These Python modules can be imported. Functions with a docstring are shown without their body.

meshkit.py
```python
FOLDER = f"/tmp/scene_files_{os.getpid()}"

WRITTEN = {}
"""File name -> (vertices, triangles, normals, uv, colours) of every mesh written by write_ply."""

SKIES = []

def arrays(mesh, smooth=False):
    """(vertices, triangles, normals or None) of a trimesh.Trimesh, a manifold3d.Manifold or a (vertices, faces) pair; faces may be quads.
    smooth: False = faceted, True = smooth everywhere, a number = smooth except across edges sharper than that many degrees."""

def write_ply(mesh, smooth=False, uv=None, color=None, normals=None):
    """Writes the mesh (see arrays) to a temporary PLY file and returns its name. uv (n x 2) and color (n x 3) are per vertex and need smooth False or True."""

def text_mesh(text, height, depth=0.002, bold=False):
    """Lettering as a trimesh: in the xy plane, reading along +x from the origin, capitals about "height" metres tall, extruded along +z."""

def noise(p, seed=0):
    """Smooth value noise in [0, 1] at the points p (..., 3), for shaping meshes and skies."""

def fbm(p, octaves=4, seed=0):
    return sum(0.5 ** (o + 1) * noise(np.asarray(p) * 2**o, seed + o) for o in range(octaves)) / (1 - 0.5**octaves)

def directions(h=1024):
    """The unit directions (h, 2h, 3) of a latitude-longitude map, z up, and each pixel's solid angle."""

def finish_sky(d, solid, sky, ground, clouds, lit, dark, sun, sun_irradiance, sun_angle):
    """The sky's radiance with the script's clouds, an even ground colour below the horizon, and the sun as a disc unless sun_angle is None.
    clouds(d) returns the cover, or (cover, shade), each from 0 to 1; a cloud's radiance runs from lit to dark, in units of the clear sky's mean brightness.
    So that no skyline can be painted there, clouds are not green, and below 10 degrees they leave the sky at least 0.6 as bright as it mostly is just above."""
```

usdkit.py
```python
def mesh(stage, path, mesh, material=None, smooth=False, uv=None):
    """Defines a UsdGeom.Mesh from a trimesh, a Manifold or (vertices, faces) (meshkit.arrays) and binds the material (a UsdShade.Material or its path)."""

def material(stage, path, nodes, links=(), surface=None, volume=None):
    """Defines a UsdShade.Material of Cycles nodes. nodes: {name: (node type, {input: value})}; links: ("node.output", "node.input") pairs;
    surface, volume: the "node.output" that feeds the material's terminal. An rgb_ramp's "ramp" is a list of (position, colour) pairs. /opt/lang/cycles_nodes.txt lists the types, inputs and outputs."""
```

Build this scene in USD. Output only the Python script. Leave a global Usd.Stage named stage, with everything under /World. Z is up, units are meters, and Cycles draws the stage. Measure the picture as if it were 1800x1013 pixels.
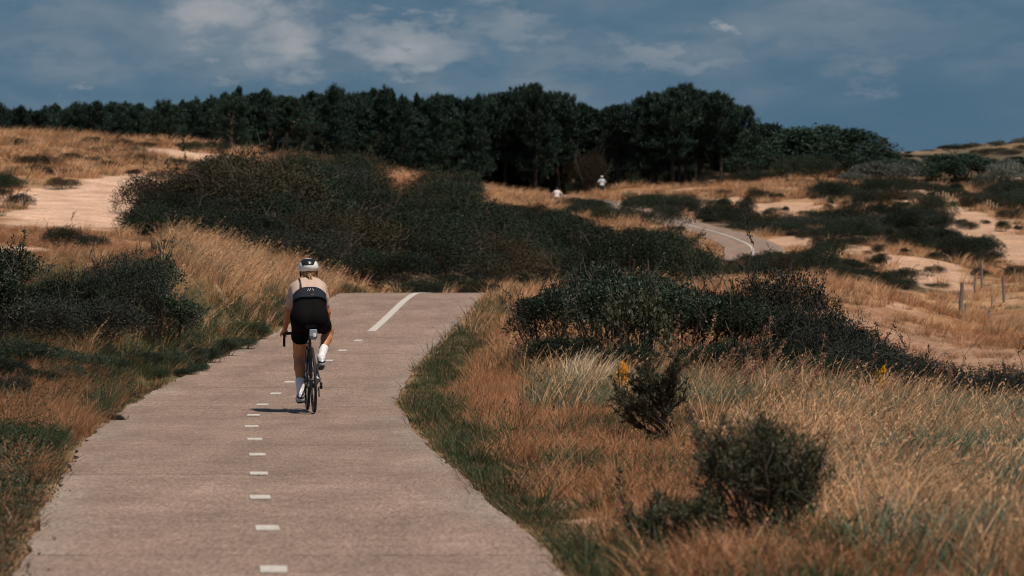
import math, numpy as np, trimesh, usdkit, meshkit
from pxr import Usd, UsdGeom, UsdLux, UsdShade, Gf, Sdf, Vt
from scipy.interpolate import RBFInterpolator, PchipInterpolator, RegularGridInterpolator
from scipy.spatial import cKDTree

stage = Usd.Stage.CreateInMemory()
UsdGeom.SetStageUpAxis(stage, 'Z'); UsdGeom.SetStageMetersPerUnit(stage, 1.0)
UsdGeom.Xform.Define(stage, '/World'); UsdGeom.Scope.Define(stage, '/World/Looks')

# ------------------------------------------------------------------ camera, sky, sun
EYE, FPX = 1.28, 6750.0
cam = UsdGeom.Camera.Define(stage, '/World/camera')
cam.CreateFocalLengthAttr(135.0); cam.CreateHorizontalApertureAttr(36.0)
cam.CreateFStopAttr(5.3); cam.CreateFocusDistanceAttr(39.5)
cam.CreateExposureAttr(-0.12)
cam.AddTranslateOp().Set(Gf.Vec3d(0, 0, EYE)); cam.AddRotateXOp().Set(90.0)

SUN = np.array([0.36, -0.40, 1.0]); SUN /= np.linalg.norm(SUN)
ELEV, ROT = math.asin(SUN[2]), math.atan2(SUN[0], SUN[1])
sun = UsdLux.DistantLight.Define(stage, '/World/sun')
sun.CreateIntensityAttr(1.2); sun.CreateAngleAttr(0.5); sun.CreateNormalizeAttr(True)
sun.CreateColorAttr(Gf.Vec3f(1.0, 0.88, 0.74))
sun.AddRotateXYZOp().Set(Gf.Vec3f(math.degrees(math.atan2(math.hypot(SUN[0], SUN[1]), SUN[2])), 0, math.degrees(math.atan2(SUN[0], -SUN[1]))))

def sky_material():
    n = {'sky': ('sky_texture', dict(sky_type='single_scattering', sun_disc=False, sun_elevation=ELEV, sun_rotation=ROT, air_density=1.0, aerosol_density=0.6, ozone_density=2.0)),
         'tc': ('texture_coordinate', {}), 'bg': ('background_shader', dict(strength=0.05)),
         'map': ('mapping', dict(mapping_type='point', scale=(1, 1, 2.6), location=(0.31, 0.0, 0.12))),
         'big': ('noise_texture', dict(scale=9.0, detail=5.0, roughness=0.55, distortion=0.2)),
         'fine': ('noise_texture', dict(scale=34.0, detail=6.0, roughness=0.5, distortion=0.15)),
         'bigr': ('rgb_ramp', dict(ramp=[(0.36, (0, 0, 0)), (0.64, (1, 1, 1))])),
         'finer': ('rgb_ramp', dict(ramp=[(0.40, (0, 0, 0)), (0.72, (1, 1, 1))])),
         'mul0': ('math', dict(math_type='multiply')), 'mul': ('math', dict(math_type='multiply', value2=.30)),
         'sep': ('separate_xyz', {}),
         'lowr': ('map_range', dict(from_min=0.10, from_max=0.75, to_min=0.94, to_max=0.45, clamp=True)),
         'bankn': ('rgb_ramp', dict(ramp=[(0.25, SKY_DARK), (0.75, SKY_MID)])),
         'mixbank': ('mix', {}), 'mixcl': ('mix', dict(color2=SKY_CLOUD)), 'add': ('math', dict(math_type='maximum')),
         'dist': ('noise_texture', dict(scale=70.0, detail=6.0, roughness=0.62)),
         'distc': ('vector_math', dict(math_type='subtract', vector2=(0.5, 0.5, 0.5))),
         'dists': ('vector_math', dict(math_type='scale', scale=0.030)),
         'wv': ('vector_math', dict(math_type='add'))}
    L = [('tc.generated', 'map.vector'), ('map.vector', 'big.vector'), ('map.vector', 'fine.vector'), ('map.vector', 'dist.vector'), ('big.fac', 'bigr.fac'), ('fine.fac', 'finer.fac'),
         ('bigr.color', 'mul0.value1'), ('finer.color', 'mul0.value2'), ('mul0.value', 'mul.value1'), ('tc.generated', 'sep.vector'), ('sep.z', 'lowr.value'),
         ('big.fac', 'bankn.fac'), ('lowr.result', 'mixbank.fac'), ('sky.color', 'mixbank.color1'), ('bankn.color', 'mixbank.color2'),
         ('mixbank.color', 'mixcl.color1'), ('mixcl.color', 'bg.color'),
         ('dist.color', 'distc.vector1'), ('distc.vector', 'dists.vector1'), ('tc.generated', 'wv.vector1'), ('dists.vector', 'wv.vector2')]
    # cumulus banks: direction (as picture angles), half width, half height, density
    last = 'mul.value'
    for i, (cx, cy, rx, ry, k) in enumerate([(385, 20, 115, 85, .80), (500, 70, 95, 85, .70), (420, 60, 260, 110, .35), (640, 66, 85, 42, .45), (735, 84, 130, 52, .82), (890, 40, 95, 50, .58), (375, 138, 32, 26, .55),
                                              (1290, 48, 40, 24, .62), (1520, 118, 70, 34, .25), (1170, 108, 200, 34, .36), (1500, 55, 330, 60, .22), (90, 60, 200, 60, .25), (980, 100, 170, 40, .22), (150, 150, 22, 14, .45)]):
        c = ((cx - 900) / FPX, 1.0, (506.5 - cy) / FPX)
        n[f's{i}'] = ('vector_math', dict(math_type='subtract', vector2=c)); n[f'm{i}'] = ('vector_math', dict(math_type='multiply', vector2=(FPX / rx, 0.0, FPX / ry)))
        n[f'l{i}'] = ('vector_math', dict(math_type='length')); n[f'r{i}'] = ('map_range', dict(range_type='smoothstep', from_min=1.25, from_max=0.1, to_min=0.0, to_max=k, clamp=True))
        n[f'x{i}'] = ('math', dict(math_type='maximum'))
        L += [('wv.vector', f's{i}.vector1'), (f's{i}.vector', f'm{i}.vector1'), (f'm{i}.vector', f'l{i}.vector1'), (f'l{i}.value', f'r{i}.value'), (last, f'x{i}.value1'), (f'r{i}.result', f'x{i}.value2')]
        last = f'x{i}.value'
    n['fin'] = ('math', dict(math_type='multiply')); n['finb'] = ('map_range', dict(from_min=0.30, from_max=0.62, to_min=0.35, to_max=1.0, clamp=True))
    L += [('fine.fac', 'finb.value'), (last, 'fin.value1'), ('finb.result', 'fin.value2'), ('fin.value', 'mixcl.fac')]
    return usdkit.material(stage, '/World/Looks/sky_look', n, L, surface='bg.background')
SKY_DARK, SKY_MID, SKY_CLOUD = (1.22, 2.80, 4.45), (1.85, 3.50, 5.15), (9.0, 9.0, 9.2)
dome = UsdLux.DomeLight.Define(stage, '/World/sky')
dome.CreateIntensityAttr(1.0)
UsdShade.MaterialBindingAPI.Apply(dome.GetPrim()).Bind(sky_material())
dome.GetPrim().SetCustomDataByKey('kind', 'structure'); dome.GetPrim().SetCustomDataByKey('label', 'dark blue summer sky with soft grey clouds'); dome.GetPrim().SetCustomDataByKey('category', 'sky')

# ------------------------------------------------------------------ helpers
used = {}
def numbered(path):
    k = used.get(path, 0); used[path] = k + 1
    return path if k == 0 else f'{path}_{k:03d}'
REG = []
def tag(p, label=None, cat=None, group=None, kind=None):
    p = p.GetPrim() if hasattr(p, 'GetPrim') else p
    for k, v in (('label', label), ('category', cat), ('group', group), ('kind', kind)):
        if v: p.SetCustomDataByKey(k, v)
    return p
def thing(name, loc=(0, 0, 0), rz=0.0, label=None, cat=None, group=None, kind=None, base='/World', lean=0.0):
    x = UsdGeom.Xform.Define(stage, numbered(f'{base}/{name}'))
    x.AddTranslateOp().Set(Gf.Vec3d(*map(float, loc)))
    if rz: x.AddRotateZOp().Set(float(rz))
    if lean: x.AddRotateYOp().Set(float(lean))
    if label and loc[1] > 1: REG.append((x.GetPrim(), label, loc[0] / loc[1]))
    return tag(x, label, cat, group, kind)
def obj(name, m, mat, parent=None, smooth=False, **kw):
    base = str(parent.GetPath()) if parent else '/World'
    p = usdkit.mesh(stage, numbered(f'{base}/{name}'), m, mat, smooth=smooth)
    return tag(p, **kw)
def copy(proto, name, loc, rz, scale, label, cat, group=None, tilt=None):
    x = UsdGeom.Xform.Define(stage, numbered(f'/World/{name}'))
    x.AddTranslateOp().Set(Gf.Vec3d(*map(float, loc))); x.AddRotateZOp().Set(float(rz))
    x.AddScaleOp().Set(Gf.Vec3f(*map(float, np.broadcast_to(scale, 3))))
    p = x.GetPrim(); p.GetReferences().AddInternalReference(proto.GetPath()); p.SetInstanceable(True); REG.append((p, label, loc[0] / loc[1]))
    return tag(p, label, cat, group)
def klass(name):
    return stage.CreateClassPrim(f'/World/{name}')
def instancer(name, protos, pos, yaw, scale, index, label, cat, mats):
    pi = UsdGeom.PointInstancer.Define(stage, numbered(f'/World/{name}'))
    rel = pi.CreatePrototypesRel()
    for k, (m, mt) in enumerate(zip(protos, mats)):
        g = usdkit.mesh(stage, f'{pi.GetPath()}/{name}_variant_{k:03d}', m, mt)
        rel.AddTarget(g.GetPath())
    pi.CreatePositionsAttr(Vt.Vec3fArray.FromNumpy(np.asarray(pos, np.float32)))
    q = [Gf.Quath(float(math.cos(a / 2)), 0.0, 0.0, float(math.sin(a / 2))) for a in yaw]
    pi.CreateOrientationsAttr(Vt.QuathArray(q))
    sc = np.asarray(scale, np.float32)
    if sc.ndim == 1: sc = np.repeat(sc[:, None], 3, 1)
    pi.CreateScalesAttr(Vt.Vec3fArray.FromNumpy(np.ascontiguousarray(sc)))
    pi.CreateProtoIndicesAttr(Vt.IntArray.FromNumpy(np.asarray(index, np.int32)))
    return tag(pi, label, cat, None, 'stuff')

def unit(v): v = np.asarray(v, float); return v / (np.linalg.norm(v, axis=-1, keepdims=True) + 1e-12)
def cat_mesh(parts):
    return trimesh.util.concatenate([trimesh.Trimesh(*((p.vertices, p.faces) if hasattr(p, 'vertices') else p), process=False) for p in parts])
def tube(pts, r, sides=6, cap=True):
    p = np.asarray(pts, float); n = len(p); r = np.broadcast_to(np.asarray(r, float), (n,))
    t = np.gradient(p, axis=0); t /= np.linalg.norm(t, axis=1, keepdims=True) + 1e-12
    ref = np.array([0, 0, 1.0]) if abs(t[:, 2]).mean() < 0.8 else np.array([1.0, 0, 0])
    a = np.cross(t, ref); a /= np.linalg.norm(a, axis=1, keepdims=True) + 1e-12; b = np.cross(t, a)
    ang = np.arange(sides) * 2 * np.pi / sides
    v = (p[:, None] + r[:, None, None] * (np.cos(ang)[None, :, None] * a[:, None] + np.sin(ang)[None, :, None] * b[:, None])).reshape(-1, 3)
    i, j = np.meshgrid(np.arange(n - 1), np.arange(sides), indexing='ij'); k = (j + 1) % sides
    q = np.stack([i * sides + j, (i + 1) * sides + j, (i + 1) * sides + k, i * sides + k], -1).reshape(-1, 4)
    f = np.vstack([q[:, [0, 1, 2]], q[:, [0, 2, 3]]])
    if cap:
        v = np.vstack([v, p[:1], p[-1:]]); c0, c1 = n * sides, n * sides + 1; jj = np.arange(sides)
        f = np.vstack([f, np.stack([np.full(sides, c0), jj, (jj + 1) % sides], 1), np.stack([np.full(sides, c1), (n - 1) * sides + (jj + 1) % sides, (n - 1) * sides + jj], 1)])
    return v, f
def bezier(pts, n):
    p = np.asarray(pts, float); t = np.linspace(0, len(p) - 1, n)
    return PchipInterpolator(np.arange(len(p)), p, axis=0)(t) if len(p) > 2 else p[0] + (p[1] - p[0]) * t[:, None]
def bx(size, at=(0, 0, 0), bevel=0.004):
    import manifold3d as m3
    s = np.asarray(size, float); b = min(bevel, s.min() * 0.3)
    c = [m3.Manifold.cube(tuple(s - np.where(np.arange(3) == k, 0, 2 * b)), True) for k in range(3)]
    return trimesh.Trimesh(*meshkit.arrays(m3.Manifold.batch_hull(c).translate(tuple(map(float, at))))[:2], process=False)
def rot(m, axis, deg, about=(0, 0, 0)):
    m = trimesh.Trimesh(m.vertices, m.faces, process=False) if hasattr(m, 'vertices') else trimesh.Trimesh(*m, process=False)
    m.apply_transform(trimesh.transformations.rotation_matrix(math.radians(deg), axis, about)); return m
def disc(r, h, at, axis='x', n=24, r2=None):
    prof = np.array([[0, -h / 2], [r * .97, -h / 2], [r, -h / 2 * .7], [r2 or r, h / 2 * .7], [(r2 or r) * .97, h / 2], [0, h / 2]])
    m = trimesh.creation.revolve(prof, sections=n)
    if axis == 'x': m.apply_transform(trimesh.transformations.rotation_matrix(math.pi / 2, (0, 1, 0)))
    if axis == 'y': m.apply_transform(trimesh.transformations.rotation_matrix(math.pi / 2, (1, 0, 0)))
    m.apply_translation(at); return m

# ------------------------------------------------------------------ materials
def plain(name, col, rough=0.6, metal=0.0, var=0.12, scale=30.0, bump=0.0, spec=0.5, sheen=0.0):
    n = {'tc': ('texture_coordinate', {}), 'n': ('noise_texture', dict(scale=scale, detail=4.0)),
         'r': ('rgb_ramp', dict(ramp=[(0.3, tuple(np.array(col) * (1 - var))), (0.7, tuple(np.clip(np.array(col) * (1 + var), 0, 1)))])),
         'p': ('principled_bsdf', dict(roughness=rough, metallic=metal, specular_ior_level=spec, sheen_weight=sheen))}
    L = [('tc.object', 'n.vector'), ('n.fac', 'r.fac'), ('r.color', 'p.base_color')]
    if bump:
        n['b'] = ('bump', dict(strength=bump, distance=0.004)); L += [('n.fac', 'b.height'), ('b.normal', 'p.normal')]
    return usdkit.material(stage, f'/World/Looks/{name}', n, L, surface='p.BSDF')
def leafy(name, cols, trans=0.25, rough=0.55, spec=0.3, patch=0.0, patch_scale=1.5):
    """Leaves and blades: every leaf is an island with its own tone, every plant shifts a little."""
    k = len(cols)
    n = {'g': ('geometry', {}), 'oi': ('object_info', {}), 'r': ('rgb_ramp', dict(ramp=[(i / max(k - 1, 1), tuple(c)) for i, c in enumerate(cols)])),
         'v': ('map_range', dict(from_min=0.0, from_max=1.0, to_min=0.62, to_max=1.42)), 'h': ('hsv', {}),
         'p': ('principled_bsdf', dict(roughness=rough, specular_ior_level=spec)), 't': ('translucent_bsdf', {}), 'm': ('mix_closure', dict(fac=trans))}
    L = [('g.random_per_island', 'r.fac'), ('oi.random', 'v.value'), ('v.result', 'h.value'), ('r.color', 'h.color'), ('h.color', 'p.base_color'), ('h.color', 't.color'), ('p.BSDF', 'm.closure1'), ('t.BSDF', 'm.closure2')]
    return usdkit.material(stage, f'/World/Looks/{name}', n, L, surface='m.closure')
M = {}
M['dry'] = leafy('dry_grass_look', [(.37, .185, .092), (.50, .275, .145), (.24, .115, .055), (.66, .44, .27), (.40, .22, .115), (.17, .095, .05), (.55, .33, .19)], 0.3)
M['straw'] = leafy('straw_look', [(.54, .33, .185), (.70, .48, .30), (.40, .23, .12), (.80, .60, .41), (.24, .20, .10), (.30, .17, .09)], 0.3)
M['pale'] = leafy('pale_grass_look', [(.62, .52, .37), (.76, .66, .48), (.50, .42, .29), (.20, .20, .12)], 0.3)
M['green'] = leafy('green_grass_look', [(.052, .070, .030), (.085, .098, .040), (.040, .058, .030), (.14, .13, .055), (.22, .15, .07)], 0.3)
M['marram'] = leafy('marram_look', [(.10, .145, .095), (.17, .205, .14), (.38, .29, .17), (.085, .13, .095), (.13, .17, .12)], 0.3)
M['litter'] = leafy('withered_grass_look', [(.10, .06, .032), (.15, .09, .045), (.065, .045, .026), (.20, .125, .065), (.06, .055, .03)], 0.2)
M['weed'] = leafy('weed_look', [(.034, .048, .026), (.052, .064, .032), (.026, .038, .024), (.085, .075, .035)], 0.2)
M['scrub'] = leafy('scrub_leaf_look', [(.022, .033, .020), (.042, .056, .031), (.015, .023, .016), (.072, .084, .046), (.046, .044, .026)], 0.15, 0.6, 0.12)
M['scrub_brown'] = leafy('brown_scrub_leaf_look', [(.040, .034, .020), (.070, .048, .026), (.026, .026, .018), (.11, .066, .032), (.036, .044, .025)], 0.15, 0.6, 0.12)
M['privet'] = leafy('privet_leaf_look', [(.032, .050, .030), (.058, .080, .046), (.020, .034, .023), (.110, .130, .080), (.048, .062, .036)], 0.12, 0.5, 0.25)
M['cream'] = leafy('cream_leaf_look', [(.05, .055, .03), (.30, .27, .16), (.42, .38, .24), (.08, .08, .045), (.34, .30, .20)], 0.15)
M['twiggy'] = leafy('dull_heath_leaf_look', [(.028, .034, .028), (.046, .050, .040), (.020, .026, .022), (.038, .056, .038), (.070, .062, .046)], 0.1, 0.6, 0.12)
M['broom'] = leafy('broom_needle_look', [(.036, .040, .020), (.060, .058, .028), (.026, .030, .017), (.085, .072, .036), (.05, .042, .026)], 0.15)
M['needle'] = leafy('pine_needle_look', [(.019, .038, .028), (.034, .058, .041), (.013, .026, .020), (.056, .080, .052)], 0.08, 0.6, 0.2)
M['oak'] = leafy('round_tree_leaf_look', [(.022, .040, .028), (.038, .058, .038), (.015, .028, .021), (.056, .076, .046)], 0.12, 0.6, 0.15)
M['silver'] = leafy('silver_leaf_look', [(.10, .115, .10), (.24, .25, .225), (.07, .085, .07), (.38, .385, .35), (.045, .06, .045)], 0.15)
M['yellow'] = leafy('yellow_petal_look', [(.80, .42, .015), (.88, .52, .03), (.70, .32, .012)], 0.25)
M['russet'] = leafy('dead_seed_look', [(.24, .13, .085), (.34, .20, .13), (.16, .085, .055), (.42, .29, .20)], 0.15)
M['bark'] = plain('dark_bark_look', (.045, .034, .027), 0.85, 0, .35, 14, .6)
M['twig'] = plain('grey_twig_look', (.075, .058, .046), 0.85, 0, .3, 30, .4)
M['bleached'] = plain('bleached_wood_look', (.55, .50, .44), 0.7, 0, .2, 40, .4)
M['post'] = plain('weathered_post_look', (.17, .155, .135), 0.85, 0, .35, 25, .6)
M['picket'] = plain('pale_picket_look', (.42, .30, .19), 0.85, 0, .25, 25, .4)

# ------------------------------------------------------------------ terrain
# the cycle path, by metres ahead of the camera: left edge, right edge, painted line, height
EDL = PchipInterpolator([8, 17.4, 22, 26.8, 32, 38.7, 43, 47.4, 52, 56, 60.6, 70, 79.7, 84, 90, 100, 115, 130, 150, 163, 172, 185, 200, 235, 280, 320, 345],
                        [-1.75, -2.25, -2.7, -3.1, -3.55, -3.98, -4.15, -4.21, -4.2, -4.12, -3.85, -3.62, -3.52, -3.35, -2.95, -1.85, .7, 3.75, 7.5, 9.0, 9.35, 9.0, 8.2, 7.5, 5.5, 3.6, 3.2])
EDR = PchipInterpolator([8, 17.4, 23.2, 28.7, 34, 38.4, 44.6, 50.8, 55, 58.5, 68, 80, 84, 90, 100, 115, 130, 150, 163, 172, 185, 200, 235, 280, 320, 345],
                        [.65, .22, -.14, -.51, -.84, -1.08, -1.32, -1.32, -1.24, -1.13, -.83, -.50, -.3, .1, 1.2, 3.5, 6.35, 10.0, 11.6, 11.95, 11.5, 10.6, 9.9, 7.9, 5.9, 5.5])
PZ = PchipInterpolator([-80, 8, 36, 41.4, 44.4, 47.4, 50.4, 53.4, 56.4, 59.4, 62.4, 66, 70, 75, 80, 83.5, 90, 100, 115, 130, 150, 172, 200, 235, 280, 320, 345, 500],
                       [0, 0, 0, .018, .055, .115, .186, .265, .357, .462, .585, .73, .885, 1.06, 1.172, 1.175, 1.05, .72, .55, 1.0, 2.0, 3.2, 4.5, 5.7, 7.6, 8.8, 9.6, 9.6])
LINE_D = [17.4, 20.4, 23.4, 26.4, 29.4, 32.4, 35.4, 38.4, 41.4, 44.4, 47.4, 50.4, 53.4, 56.4, 59.4, 62.4, 80, 84, 100]
LINE_X = [-1.08, -1.30, -1.535, -1.74, -1.95, -2.17, -2.40, -2.585, -2.69, -2.73, -2.745, -2.69, -2.55, -2.49, -2.38, -2.27, -1.96, -1.82, -.33]
LNX = PchipInterpolator(LINE_D, LINE_X)
def at(px, py, d): return np.array([(px - 900) / FPX * d, d, EYE - (py - 506.5) / FPX * d])
CTRL = [  # picture column, row, metres ahead: ground seen there
    (0, 640, 44), (150, 612, 47), (300, 562, 52), (450, 522, 60), (400, 492, 62), (500, 505, 66), (550, 512, 74), (250, 440, 75), (100, 438, 72), (0, 425, 72), (330, 470, 66),
    (150, 402, 95), (0, 390, 95), (300, 400, 100), (200, 322, 125), (60, 332, 120), (0, 330, 120), (330, 320, 130), (100, 245, 165), (0, 240, 165), (250, 263, 160), (400, 270, 165), (480, 285, 172),
    (-150, 240, 165), (-150, 330, 120), (-150, 425, 72), (100, 265, 215), (300, 285, 215),
    (700, 503, 100), (600, 487, 105), (850, 496, 100), (900, 478, 105), (500, 455, 100), (400, 432, 95), (450, 385, 130), (600, 405, 150), (750, 408, 155), (900, 408, 160), (600, 335, 200), (800, 352, 220), (950, 385, 200),
    (560, 288, 250), (700, 316, 265), (820, 337, 282), (900, 346, 300), (1000, 350, 325), (1060, 344, 330), (1150, 330, 342), (1250, 328, 345), (1020, 336, 350), (900, 335, 350), (700, 310, 330), (500, 290, 330), (250, 305, 330), (0, 315, 330), (-150, 315, 330),
    (1200, 340, 300), (1450, 368, 240), (1300, 360, 255), (1200, 394, 210), (1300, 394, 205), (1400, 412, 185), (1450, 400, 200), (1600, 338, 260), (1750, 368, 230), (1820, 415, 190), (1700, 398, 200), (1600, 440, 170), (1500, 450, 150), (1400, 452, 140),
    (1250, 472, 120), (1700, 472, 150), (1830, 490, 140), (1688, 558, 120), (1785, 522, 150), (1450, 500, 110), (1300, 492, 105), (1600, 530, 106), (1500, 532, 95), (1250, 520, 85), (1100, 512, 85), (960, 512, 86), (1000, 520, 78),
    (1600, 605, 88), (1750, 625, 84), (1850, 640, 80), (1700, 690, 70), (1500, 600, 78), (1300, 560, 66), (1100, 560, 66), (1450, 630, 61), (1600, 690, 58),
    (930, 655, 48), (1050, 660, 47), (1200, 688, 44), (1400, 690, 44), (1550, 712, 42), (1700, 740, 39), (1850, 740, 39), (1100, 780, 32), (1300, 780, 32), (1500, 800, 30), (1800, 800, 30),
    (1580, 275, 430), (1680, 263, 440), (1800, 252, 430), (1900, 250, 430), (1700, 330, 320), (1600, 322, 330), (1850, 330, 320), (1450, 300, 345), (1350, 305, 345), (1560, 305, 345),
    (1580, 290, 560), (1800, 270, 560), (900, 285, 560), (0, 285, 560), (1300, 285, 560), (400, 285, 430), (700, 285, 430), (900, 290, 430), (1120, 290, 430), (1250, 290, 430), (1380, 292, 430), (1150, 308, 380), (900, 312, 380), (1300, 300, 380), (0, 280, 430), (200, 280, 430)]
P = np.array([at(*c) for c in CTRL])
extra = [(-6, 30, .12), (-5, 25, .06), (-4, 18, .03), (-8, 40, .45), (-9, 48, .95), (-8.5, 30, .3), (4, 18, 0), (8, 25, 0), (3, 25, 0), (6, 18, 0), (2, 40, .04), (3.5, 52, .45), (.6, 62, .62), (1.2, 72, .98), (-4.6, 64, .95), (-5, 74, 1.35),
         (-3, 10, 0), (3, 10, 0), (0, 12, 0), (6, 10, 0), (-8, 10, .1), (0, 900, 5), (60, 900, 8), (-60, 900, 5), (0, 2500, 0), (-200, 2500, 0), (200, 2500, 0)]
P = np.vstack([P, extra] + [[((EDL(d) + EDR(d)) / 2, d, PZ(d))] for d in (8, 17, 26, 35, 44, 53, 62, 70, 76, 81, 86, 100, 115, 130, 150, 172, 200, 235, 280, 320)])
A0 = lambda x, y: np.stack([np.clip(x / (np.maximum(y, -20) + 30), -.17, .17) * 8, np.log(np.clip(y, 6, 2600) + 30) * 1.6], -1)
rbf = RBFInterpolator(A0(P[:, 0], P[:, 1]), P[:, 2], kernel='thin_plate_spline', smoothing=2e-4)
gu, gb = np.linspace(-1.36, 1.36, 161), np.linspace(math.log(36) * 1.6, math.log(2630) * 1.6, 260)
UU, BB = np.meshgrid(gu, gb, indexing='ij')
base_z = RegularGridInterpolator((gu, gb), rbf(np.stack([UU.ravel(), BB.ravel()], -1)).reshape(UU.shape), method='linear', bounds_error=False, fill_value=None)
def nz(x, y, s, seed=0, oct=3): return meshkit.fbm(np.stack([x / s, y / s, np.full_like(x, seed * 7.3)], -1), oct, seed) - 0.5
def path_off(x, y):
    """Signed distance from the path's nearer edge: negative on the path; positive right of it counts as side +1."""
    yy = np.clip(y, 8, 345); l, r = EDL(yy), EDR(yy)
    slope = (EDL(np.clip(yy + 1, 8, 345)) - EDL(np.clip(yy - 1, 8, 345))) / 2
    c = 1 / np.sqrt(1 + slope ** 2)
    return np.maximum(l - x, x - r) * c, np.where(x > (l + r) / 2, 1, -1)
def ground(x, y):
    x, y = np.asarray(x, float), np.asarray(y, float)
    z = base_z(A0(x, y))
    k = np.clip((y - 20) / 120, .12, 2.2)
    z = z + nz(x, y, 5.0, 3) * .42 * k + nz(x, y, 1.3, 5) * .16 * np.clip(k, .3, 1)
    e, _ = path_off(x, y)
    w = np.clip((e - .05) / np.clip(1.0 + (y - 60) * .05, 1.0, 4.5), 0, 1); w = w * w * (3 - 2 * w)
    w = np.where(y > 352, 1, w)
    zp = PZ(np.clip(y, -80, 400)) - .025
    return zp + (z - zp) * w
_dd = np.geomspace(13, 520, 3000)
def hit(px, py):
    x, z = (px - 900) / FPX * _dd, EYE - (py - 506.5) / FPX * _dd
    i = np.argmax(ground(x, _dd) > z)
    d = _dd[i] if i else 400.0
    return np.array([(px - 900) / FPX * d, d, float(ground(np.array([(px - 900) / FPX * d]), np.array([d]))[0])])
def on(px, d):
    x = (px - 900) / FPX * d
    return np.array([x, d, float(ground(np.array([x]), np.array([d]))[0])])
def project(x, y, z): return 900 + FPX * x / y, 506.5 - FPX * (z - EYE) / y

SAND = [(175, 352, 1.9, 15), (205, 326, 1.2, 9), (215, 346, 1.1, 10), (205, 388, 1.0, 9), (150, 384, 1.7, 12), (200, 372, 1.2, 12), (120, 372, 1.6, 8), (60, 350, 1.5, 6), (15, 445, .5, 5), (1330, 368, 4.6, 14), (1420, 383, 2.0, 9), (1260, 356, 2.8, 10), (1540, 385, 2.2, 8), (1575, 452, 1.9, 12), (1510, 440, 1.4, 8), (1620, 470, 1.6, 9),
        (1700, 385, 1.6, 20), (1740, 420, 1.9, 20), (1790, 440, 1.6, 14), (1640, 352, 2.4, 8), (1600, 340, 1.6, 8), (1240, 468, .9, 4), (1170, 385, 2.0, 12), (1110, 372, 1.4, 10), (1395, 425, 1.0, 6), (300, 268, 2.4, 4), (420, 285, 1.2, 4),
        (990, 890, .13, .6), (1040, 920, .12, .5), (1180, 335, 3.0, 6), (1100, 340, 2.0, 5), (1350, 300, 4, 8), (1220, 290, 4, 10)]
SANDW = [(*hit(px, py)[:2], rx, rd) for px, py, rx, rd in SAND]
def ell(x, y, E):
    m = np.zeros_like(x)
    for cx, cy, rx, rd in E: m = np.maximum(m, 1.25 - np.sqrt(((x - cx) / rx) ** 2 + ((y - cy) / rd) ** 2))
    return m
def sand(x, y):
    return np.clip((ell(x, y, SANDW) + nz(x, y, 1.1, 11) * 1.2 + nz(x, y, 3.2, 12) * .7 * (x > 0)) * 3.0 - .5, 0, 1) * (y < 362)
HOLLOW = [((1640 - 900) / FPX * 78, 78, 3.2, 15), ((1750 - 900) / FPX * 74, 74, 2.5, 12), ((1500 - 900) / FPX * 82, 82, 2.2, 8)]
def hollow(x, y): return np.clip((ell(x, y, HOLLOW) + nz(x, y, 1.5, 15) * .9) * 2, 0, 1)

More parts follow.
